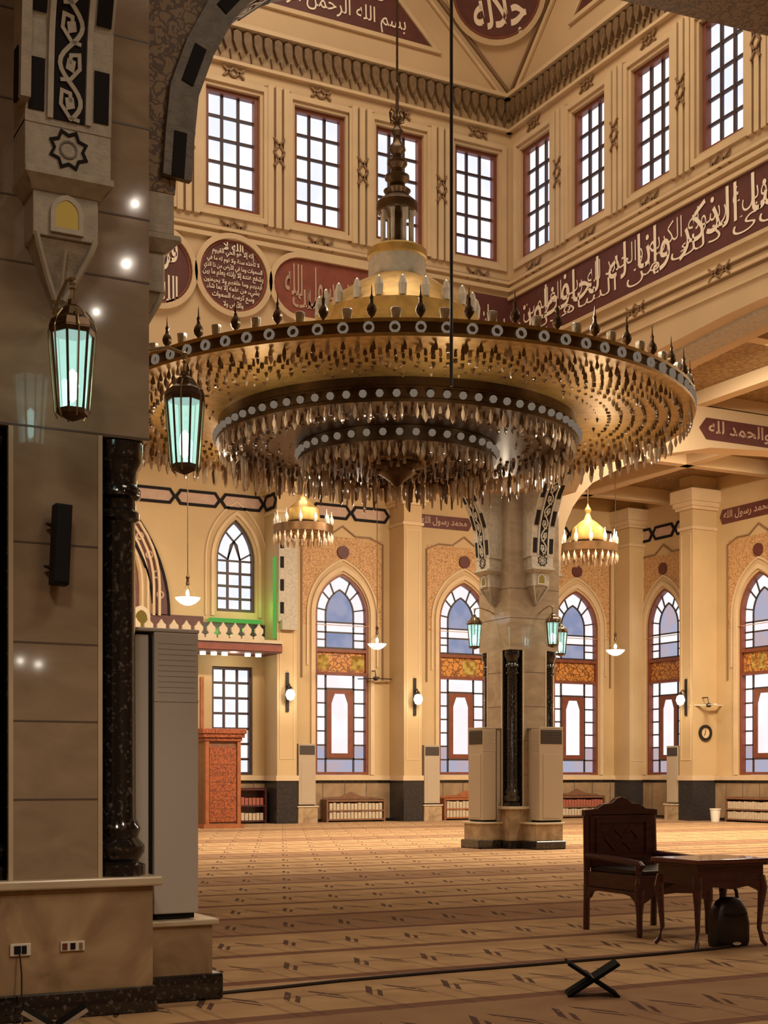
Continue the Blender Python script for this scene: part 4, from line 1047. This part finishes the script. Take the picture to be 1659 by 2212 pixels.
# white glass bowls on long stems
def make_bowl(L):
    t = empty('pendant_bowl')
    MB().lathe([(0, -.10), (.08, -.095), (.18, -.05), (.27, .03), (.30, .08), (.285, .08), (.17, -.02), (0, -.06)], seg=24).build('bowl', M['whitelamp'], t, smooth=True)
    q = MB()
    for i in range(3):
        a = 2*PI*i/3+.4; q.tube([(.28*math.cos(a), .28*math.sin(a), .08), (0, 0, .42)], .008, 5)
    q.build('hanger', M['brass'], t)
    MB().lathe([(0, .10), (.05, .14), (.05, .22), (.02, .27), (0, .28)], seg=10).build('bulb', M['bulb'], t, smooth=True)
    MB().lathe([(.02, .36), (.05, .40), (.03, .50), (.05, .56), (.015, .64)], seg=10).build('collar', M['bronze'], t, smooth=True)
    MB().tube([(0, 0, .4), (0, 0, L)], .012, 6).build('stem', M['bronze'], t)
    return t
pb_ = make_bowl(6.0)
for i, (loc, lab) in enumerate((((11.33, 31.36, 5.55), 'white glass pendant bowl hanging before the red arch band'),
                                ((20.25, 38.95, 5.48), 'white glass pendant bowl hanging at the lower right of the first arched window'),
                                ((26.85, 35.6, 5.30), 'white glass pendant bowl hanging between the pillar and the corner'))):
    o = pb_ if i == 0 else copy_tree(pb_); o.location = loc; tag(o, lab, 'pendant lamp', 'white pendant bowls')

# ------------------------------------------------------------------ green lit bay: balcony, pulpit
t = trim('cream and red balcony with a row of white trefoil crests in the green lit bay'); t['category'] = 'balcony'
MB().box(9.5, 17.33, 39.6, 41, 5.20, 5.50).build('slab', M['maroon'], t)
MB().box(9.5, 17.33, 39.55, 41, 5.48, 5.58).build('ledge', M['cap'], t)
MB(FA(39.6)).box(9.5, 17.33, -.01, .03, 5.24, 5.42).build('fascia', M['maroon_red'], t)
for i in range(14):
    u = 11.6+i*.385
    if u > 17.0: break
    pts = [(u-.17, 5.58), (u-.17, 5.66), (u-.07, 5.72), (u-.13, 5.80), (u-.13, 5.90), (u-.06, 5.96), (u, 6.06), (u+.06, 5.96), (u+.13, 5.90), (u+.13, 5.80), (u+.07, 5.72), (u+.17, 5.66), (u+.17, 5.58)]
    MB(FA(39.75)).prism(pts, 0, .10).build('crest', M['cap'], t)
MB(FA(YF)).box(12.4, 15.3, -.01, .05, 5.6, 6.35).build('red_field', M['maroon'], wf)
MB(FA(YF)).box(15.3, 17.33, -.01, .05, 5.6, 6.18).build('shade_field', M['granite2'], wf)  # dark panel painted in for the shade behind the crests
lamp('green_light', 'POINT', (16.9, 40.3, 6.6), 9, (.2, 1, .12), .1)
lamp('green_light', 'POINT', (15.9, 40.5, 5.95), 5, (.2, 1, .12), .1)
t = empty('downlight_row', (0, 0, 0)); bpy.data.objects.remove(t)
for i, x in enumerate((15.0, 15.35, 15.7, 16.45, 16.8)):
    d = MB().lathe([(.09, 5.12), (.09, 5.205)], x, 40.2, 12).build('downlight', M['spot']); tag(d, 'small bright downlight under the green lit balcony', 'downlight', 'downlights under the balcony')
lamp('downlight_glow', 'POINT', (16.0, 40.2, 5.0), 14, (1, 1, .7), .05)
g = MB(); g.box(17.27, 17.335, 40.05, 40.17, 5.7, 8.2); tag(g.build('green_light_tube', M['green_glow']), 'upright green light tube in the corner of the balcony bay', 'light tube')
g = MB(); g.box(15.45, 17.2, 40.84, 40.9, 6.2, 6.32); tag(g.build('green_light_tube', M['green_glow']), 'level green light tube under the small pointed window', 'light tube')
t = empty('lit_arch_box', (12.95, 39.9, 5.58)); tag(t, 'small pale arched lit box at the left end of the balcony', 'lamp')
MB().prism(archpoly(.27, 0, .55, .3, 8), -.12, .12).build('case', M['cap'], t); MB().prism(archpoly(.17, .12, .5, .22, 8), -.14, -.121).build('lit_panel', M['niche'], t)

t = empty('pulpit', (14.55, 37.4, 0)); tag(t, 'carved orange wooden pulpit standing before the small-paned window', 'pulpit')
MB().box(-.50, .50, .02, .62, .12, 2.45).build('body', M['shelf_wood'], t)
MB().box(-.40, .40, -.02, .05, .18, 2.30).build('carved_panel', M['carved_orange'], t)
for s_ in (-1, 1): MB().box(*sorted((s_*.42, s_*.53)), -.05, .08, .10, 2.45).build('front_post', M['wood_orange'], t, bevel=.01)
q = MB(); q.box(-.56, .56, -.08, .66, 2.45, 2.55); q.box(-.62, .62, -.14, .72, 2.55, 2.66); q.box(-.66, .66, -.18, .74, 2.66, 2.80); q.build('cornice', M['carved_orange'], t, bevel=.01)
MB().box(-.60, .60, -.10, .70, 0, .12).build('base', M['wood_orange'], t)
q = MB()
for i in range(7): q.box(-.45, .45, .62+i*.3, .92+i*.3, 0, 2.45-i*.32)
q.build('stair', M['shelf_wood'], t)
for y in (.8, 1.4): MB().box(-.36, -.26, y, y+.1, 0, 4.3).build('rear_post', M['wood_orange'], t)
q = MB()
for i in range(8): q.box(-.34, .34, -.03, -.015, .3+i*.25, .31+i*.25)
q.build('panel_line', M['shelf_wood'], t)

# ------------------------------------------------------------------ low book shelves along the walls
def shelf(fr, u0, u1, h, label, m, where, gi, pediment=True, mats=('book', 'book')):
    t = empty('low_bookshelf'); tag(t, label, 'bookshelf', None); dp = .42; d0 = .10
    q = MB(fr)
    for a in (u0, u1-.06): MB(fr).box(a, a+.06, d0, d0+dp, 0, h).build('side', M[m], t)
    for z in (.08, h*.5, h-.05): MB(fr).box(u0+.05, u1-.05, d0, d0+dp, z-.025, z+.025).build('board', M[m], t)
    MB(fr).box(u0+.04, u1-.04, d0, d0+.03, .05, h).build('back', M[m], t)
    if pediment:
        c = (u0+u1)/2
        MB(fr).prism([(u0, h), (u1, h), (u1-.1, h+.06), (c+.35, h+.09), (c, h+.24), (c-.35, h+.09), (u0+.1, h+.06)], d0, d0+.05).build('pediment', M[m], t)
    proto = None
    for r, z in enumerate((.105, h*.5+.025)):
        n = max(5, int((u1-u0-.2)/.12)); hb = min(h*.5-.13, .24)
        for i in range(n):
            u = u0+.1+(u1-u0-.2)*(i+.5)/n
            k = MB(fr).box(u-.05, u+.05, d0+.08, d0+dp-.02, z, z+hb*(.88+.12*random.random())).build('book', M[mats[r]])
            tag(k, ('pale' if mats[r] == 'book' else 'red')+' book standing on the '+('lower' if r == 0 else 'upper')+' board of the low shelf '+where, 'book', 'books on the '+('lower' if r == 0 else 'upper')+' board '+where)
    return t
shelf(FA(YF), 19.25, 21.35, .72, 'low brown bookshelf with pointed crest under the first arched window', 'shelf_wood', 'under the first arched window', 1)
shelf(FA(YF), 23.55, 25.7, .74, 'orange wooden low bookshelf beside the left of the marble pillar', 'wood_orange', 'left of the marble pillar', 2)
shelf(FA(YF), 28.2, 30.1, .78, 'low bookshelf with red books right of the marble pillar', 'shelf_wood', 'right of the marble pillar', 3, mats=('book', 'book2'))
shelf(FA(YF), 15.75, 17.2, 1.1, 'dark bookshelf standing right of the carved pulpit', 'wood', 'right of the carved pulpit', 4, False, ('book', 'book2'))
shelf(FB(XR), -35.3, -32.6, .80, 'low bookshelf at the side wall by the right picture edge', 'shelf_wood', 'by the right picture edge', 5, False)

# ------------------------------------------------------------------ wall lamps, fans, clock, bin
def make_sconce():
    t = empty('wall_lamp')
    MB().box(-.05, .05, -.03, 0, -.5, .7).build('back_plate', M['iron'], t)
    MB().tube([(0, -.02, .25), (0, -.16, .34), (0, -.24, .22)], .02, 6).build('arm', M['iron'], t)
    MB().lathe([(0, -.18), (.10, -.14), (.155, 0), (.12, .13), (.05, .18), (0, .19)], 0, -.24, 16).build('globe', M['whitelamp'], t, smooth=True)
    MB().lathe([(.06, .17), (.07, .21), (.03, .26), (0, .28)], 0, -.24, 10).build('cap', M['iron'], t)
    return t
sc = make_sconce()
for i, (loc, rz, lab) in enumerate((((17.67, 39.98, 3.95), 0, 'white globe wall lamp on the pilaster beside the green bay'),
                                    ((22.15, 39.98, 3.92), 0, 'white globe wall lamp on the pilaster between the first two windows'),
                                    ((30.48, 36.6, 3.95), -PI/2, 'white globe wall lamp on the side wall pilaster'))):
    o = sc if i == 0 else copy_tree(sc); o.location = loc; o.rotation_euler = (0, 0, rz); tag(o, lab, 'wall lamp', 'white globe wall lamps')
    lamp('wall_lamp_light', 'POINT', (loc[0]-(.5 if rz else 0), loc[1]-(0 if rz else .6), loc[2]), 22, (1, .9, .7), .1)
def make_fan():
    t = empty('wall_fan')
    MB().tube([(0, 0, .25), (0, -.25, .25), (0, -.30, .05)], .022, 6).build('bracket', M['iron'], t)
    MB().lathe([(0, -.08), (.07, -.06), (.09, 0), (.07, .05), (0, .07)], 0, -.30, 12).build('motor', M['iron'], t, smooth=True)
    for k in range(3):
        a = 2*PI*k/3+.15; c, s_ = math.cos(a), math.sin(a)
        MB(lambda u, d, z, c=c, s_=s_: (u*c-d*s_, -.30+u*s_+d*c, z)).box(.07, .62, -.06, .06, -.012, .012).build('blade', M['iron'], t)
    return t
fa = make_fan(); fa.location = (21.1, 40.98, 4.62); tag(fa, 'black three-bladed wall fan right of the first arched window', 'fan', 'black wall fans')
fb = copy_tree(fa); fb.location = (30.9, 36.28, 3.78); tag(fb, 'wall fan on the flank of the side wall pilaster', 'fan', 'black wall fans')
for c in fb.children:
    if c.name.startswith('blade'): c.data = c.data.copy(); c.data.materials[0] = M['plastic_white']
t = empty('wall_clock', (31.0, 36.29, 2.88)); tag(t, 'round dark wall clock on the flank of the side wall pilaster', 'clock')
RF = lambda u, d, z: (u, -d, z)
MB(RF).strip(circ(0, 0, .22, 24), .09, 0, .06, closed=True).build('rim', M['iron'], t); MB(RF).prism(circ(0, 0, .19, 24), 0, .03).build('dial', M['trim'], t)
MB(RF).strip([(-.05, -.09), (0, 0), (.01, .13)], .02, .03, .04).build('hand', M['iron'], t)
t = empty('waste_bin', (30.5, 35.2, 0)); tag(t, 'small white waste bin on the floor by the side wall', 'waste bin')
MB().lathe([(.13, 0), (.17, .40), (.155, .40), (.12, .03)], seg=20).build('bucket', M['plastic_white'], t, smooth=True); MB().lathe([(.165, .385), (.185, .39), (.185, .42), (.165, .425)], seg=20).build('rim', M['plastic_white'], t)

# ------------------------------------------------------------------ near pillar fittings
t = empty('column_speaker', (2.275, 8.645, 2.90), 0); t.rotation_euler = (0, math.radians(2.5), 0); tag(t, 'slim black column loudspeaker on the near pillar face', 'loudspeaker')
MB().box(-.052, .052, -.14, -.04, -.245, .245).build('cabinet', M['plastic_black'], t, bevel=.006)
MB().box(-.044, .044, -.146, -.138, -.23, .23).build('grille', M['plastic_black'], t)
for z in (-.14, .12): MB().tube([(-.02, .0, z), (-.075, -.03, z+.01), (-.04, -.09, z)], .008, 6).build('bracket', M['iron'], t)
def socket(name, x, z, w_, h, label, holes):
    t = empty(name, (x, 8.638, z)); tag(t, label, 'socket')
    MB().box(-w_/2, w_/2, -.014, 0.003, -h/2, h/2).build('plate', M['plastic_white'], t, bevel=.003)
    for a, b, m in holes: MB().box(a, b, -.02, -.01, -h*.32, h*.32).build('insert', M[m], t)
socket('wall_socket', 2.05, .44, .125, .075, 'white wall socket with black plug low on the near pillar plinth', [(-.04, .0, 'plastic_black'), (.006, .035, 'plastic_black')])
socket('wall_socket', 2.37, .445, .15, .06, 'triple wall socket right of the plugged one on the near plinth', [(-.065, -.035, 'wood_top'), (-.015, .015, 'plastic_black'), (.04, .06, 'brass')])
tag(MB().tube([(2.04, 8.61, .42), (2.045, 8.58, .30), (2.04, 8.56, .12), (2.03, 8.50, .02), (2.0, 8.3, .012)], .005, 6).build('power_cord', M['wire']), 'thin cord hanging from the plugged socket on the plinth', 'cord')
cb = [(3.47, 9.08, .012), (3.9, 9.12, .012), (4.5, 9.22, .012), (5.3, 9.27, .012), (6.2, 9.29, .012), (6.9, 9.33, .012), (7.5, 9.36, .012), (8.1, 9.42, .012), (8.4, 9.50, .012)]
tag(MB().tube(cb, .013, 6).build('floor_cable', M['wire']), 'long black cable running across the carpet from pillar to table', 'cable')

# ------------------------------------------------------------------ armchair, table, bag, book stands
t = empty('armchair', (8.56, 10.86, 0)); tag(t, 'dark carved mahogany armchair beside the small table', 'armchair')
b = MB(RF := (lambda u, d, z: (u, -d, z)))
hw = .44
MB(RF).prism(rect(-hw+.06, hw-.06, .60, 1.12), -.435, -.385).build('backrest', M['wood'], t, bevel=.008)
for s_ in (-1, 1):
    MB().tube([(s_*(hw-.03), .41, 0), (s_*(hw-.03), .40, .5), (s_*(hw-.035), .42, 1.16)], .032, 8).build('back_post', M['wood'], t)
MB(RF).prism([(-hw, 1.10), (hw, 1.10), (hw, 1.16), (.30, 1.17), (.22, 1.215), (.12, 1.225), (.06, 1.27), (0, 1.285), (-.06, 1.27), (-.12, 1.225), (-.22, 1.215), (-.30, 1.17), (-hw, 1.16)], -.45, -.385).build('crest_rail', M['wood'], t, bevel=.006)
q = MB(RF); q.strip(rect(-.30, .30, .70, 1.05), .035, -.39, -.365, closed=True); q.strip([(-.2, .88), (-.1, .98), (0, .90), (.1, .98), (.2, .88), (.1, .78), (0, .86), (-.1, .78)], .025, -.39, -.37, closed=True)
q.build('carving', M['wood'], t)
MB().box(-hw+.02, hw-.02, -.44, .40, .42, .57).build('seat_frame', M['wood'], t, bevel=.01)
MB().box(-hw+.05, hw-.05, -.42, .38, .56, .615).build('seat_cushion', M['leather'], t, bevel=.02)
for s_ in (-1, 1):
    MB().tube([(s_*(hw-.03), .40, .72), (s_*(hw-.02), .1, .71), (s_*(hw-.02), -.25, .695), (s_*(hw-.02), -.43, .68), (s_*(hw-.02), -.47, .65)], .032, 8).build('armrest', M['wood'], t)
    MB().lathe([(.03, .42), (.035, .5), (.022, .55), (.035, .62), (.03, .69)], s_*(hw-.03), -.41, 10).build('arm_post', M['wood'], t)
    MB(lambda u, d, z, s_=s_: (s_*(hw-.03)+d, u, z)).prism([(-.45, .42), (-.45, .30), (-.40, .28), (-.36, .33), (-.30, .375), (-.2, .39), (.2, .39), (.30, .375), (.34, .32), (.40, .28), (.43, .30), (.43, .42)], -.02, .02).build('side_apron', M['wood'], t)
    MB().lathe([(.022, 0), (.028, .04), (.03, .2), (.042, .32), (.045, .44)], s_*(hw-.035), -.41, 8).build('leg', M['wood'], t)
MB(RF).prism([(-hw+.03, .43), (-hw+.03, .30), (-hw+.1, .33), (-.25, .385), (0, .40), (.25, .385), (hw-.1, .33), (hw-.03, .30), (hw-.03, .43)], .40, .44).build('front_apron', M['wood'], t)

t = empty('table', (8.36, 9.71, 0)); tag(t, 'small reddish mahogany table with curved legs in front of the armchair', 'table')
MB().box(-.42, .42, -.31, .31, .735, .775).build('top', M['wood_top'], t, bevel=.01)
MB().box(-.40, .40, -.29, .29, .715, .737).build('top_moulding', M['wood'], t, bevel=.006)
MB().box(-.37, .37, -.26, .26, .555, .72).build('frame', M['wood'], t)
for sy in (-1, 1):
    MB(lambda u, d, z, sy=sy: (u, sy*.255+d, z)).prism([(-.37, .58), (-.37, .44), (-.31, .49), (-.2, .535), (0, .51), (.2, .535), (.31, .49), (.37, .44), (.37, .58)], -.012, .012).build('apron', M['wood'], t)
for sx in (-1, 1):
    for sy in (-1, 1):
        x, y = sx*.355, sy*.245
        MB().tube([(x, y, .62), (x+sx*.012, y+sy*.012, .52), (x, y, .35), (x-sx*.01, y-sy*.01, .16), (x+sx*.012, y+sy*.01, .05), (x+sx*.04, y+sy*.03, .012)], .03, 8, taper=[.036, .042, .028, .02, .022, .018]).build('leg', M['wood'], t)

t = empty('handbag', (8.47, 9.60, 0)); tag(t, 'black bag with arched handle standing under the table', 'bag')
q = MB(); secs = [(0.0, .18, .085), (.04, .19, .10), (.20, .19, .10), (.32, .165, .085), (.40, .12, .055), (.43, .06, .03)]
vv = []; ff = []
for z, a, b_ in secs:
    for k in range(16):
        an = 2*PI*k/16; ca, sa = math.cos(an), math.sin(an)
        vv.append((a*math.copysign(abs(ca)**.5, ca), b_*math.copysign(abs(sa)**.5, sa), z))
for i in range(len(secs)-1):
    for k in range(16): ff.append((i*16+k, i*16+(k+1) % 16, i*16+16+(k+1) % 16, i*16+16+k))
ff += [tuple(reversed(range(16))), tuple(range(len(vv)-16, len(vv)))]
q.add(vv, ff); q.build('body', M['leather'], t, smooth=True)
MB().tube([(-.10, 0, .40), (-.085, 0, .48), (-.04, 0, .535), (.0, 0, .545), (.04, 0, .535), (.085, 0, .48), (.10, 0, .40)], .016, 8).build('handle', M['leather'], t)
MB(RF).prism(circ(0, .03, .014, 12, .045), .098, .112).build('pale_tag', M['plastic_white'], t)
q = MB(RF); q.strip([(-.12, .29), (0, .27), (.12, .29)], .012, .085, .105); q.build('seam', M['plastic_black'], t)

def make_stand(m, em):
    t = empty('book_stand')
    for s_ in (-1, 1):
        c, si = math.cos(math.radians(33)), math.sin(math.radians(33))
        fr = lambda u, d, z, s_=s_: (s_*(u*c-z*si), d, .115+u*si+z*c)
        MB(fr).box(-.205, .205, -.13, .13, -.008, .008).build('board', M[m], t, bevel=.003)
        q = MB(fr); q.box(-.205, .205, -.136, -.128, -.011, .011); q.box(-.19, -.02, -.05, .05, .006, .012); q.build('pale_edge', M[em], t)
    MB().tube([(0, -.13, .115), (0, .13, .115)], .014, 8).build('hinge', M['iron'], t)
    return t
M['stand_black'] = mat('black_lacquer_board', (.006, .006, .006), .9, spec=.08)
s1 = make_stand('stand_black', 'stand_black'); s1.location = (5.76, 7.9, 0); s1.rotation_euler = (0, 0, math.radians(-30)); tag(s1, 'black folding book stand lying open on the carpet before the table', 'book stand')
s2 = make_stand('stand_black', 'silver'); s2.location = (2.02, 7.72, 0); s2.rotation_euler = (0, 0, math.radians(-14)); tag(s2, 'folding book stand with pale edges at the foot of the near pillar', 'book stand')
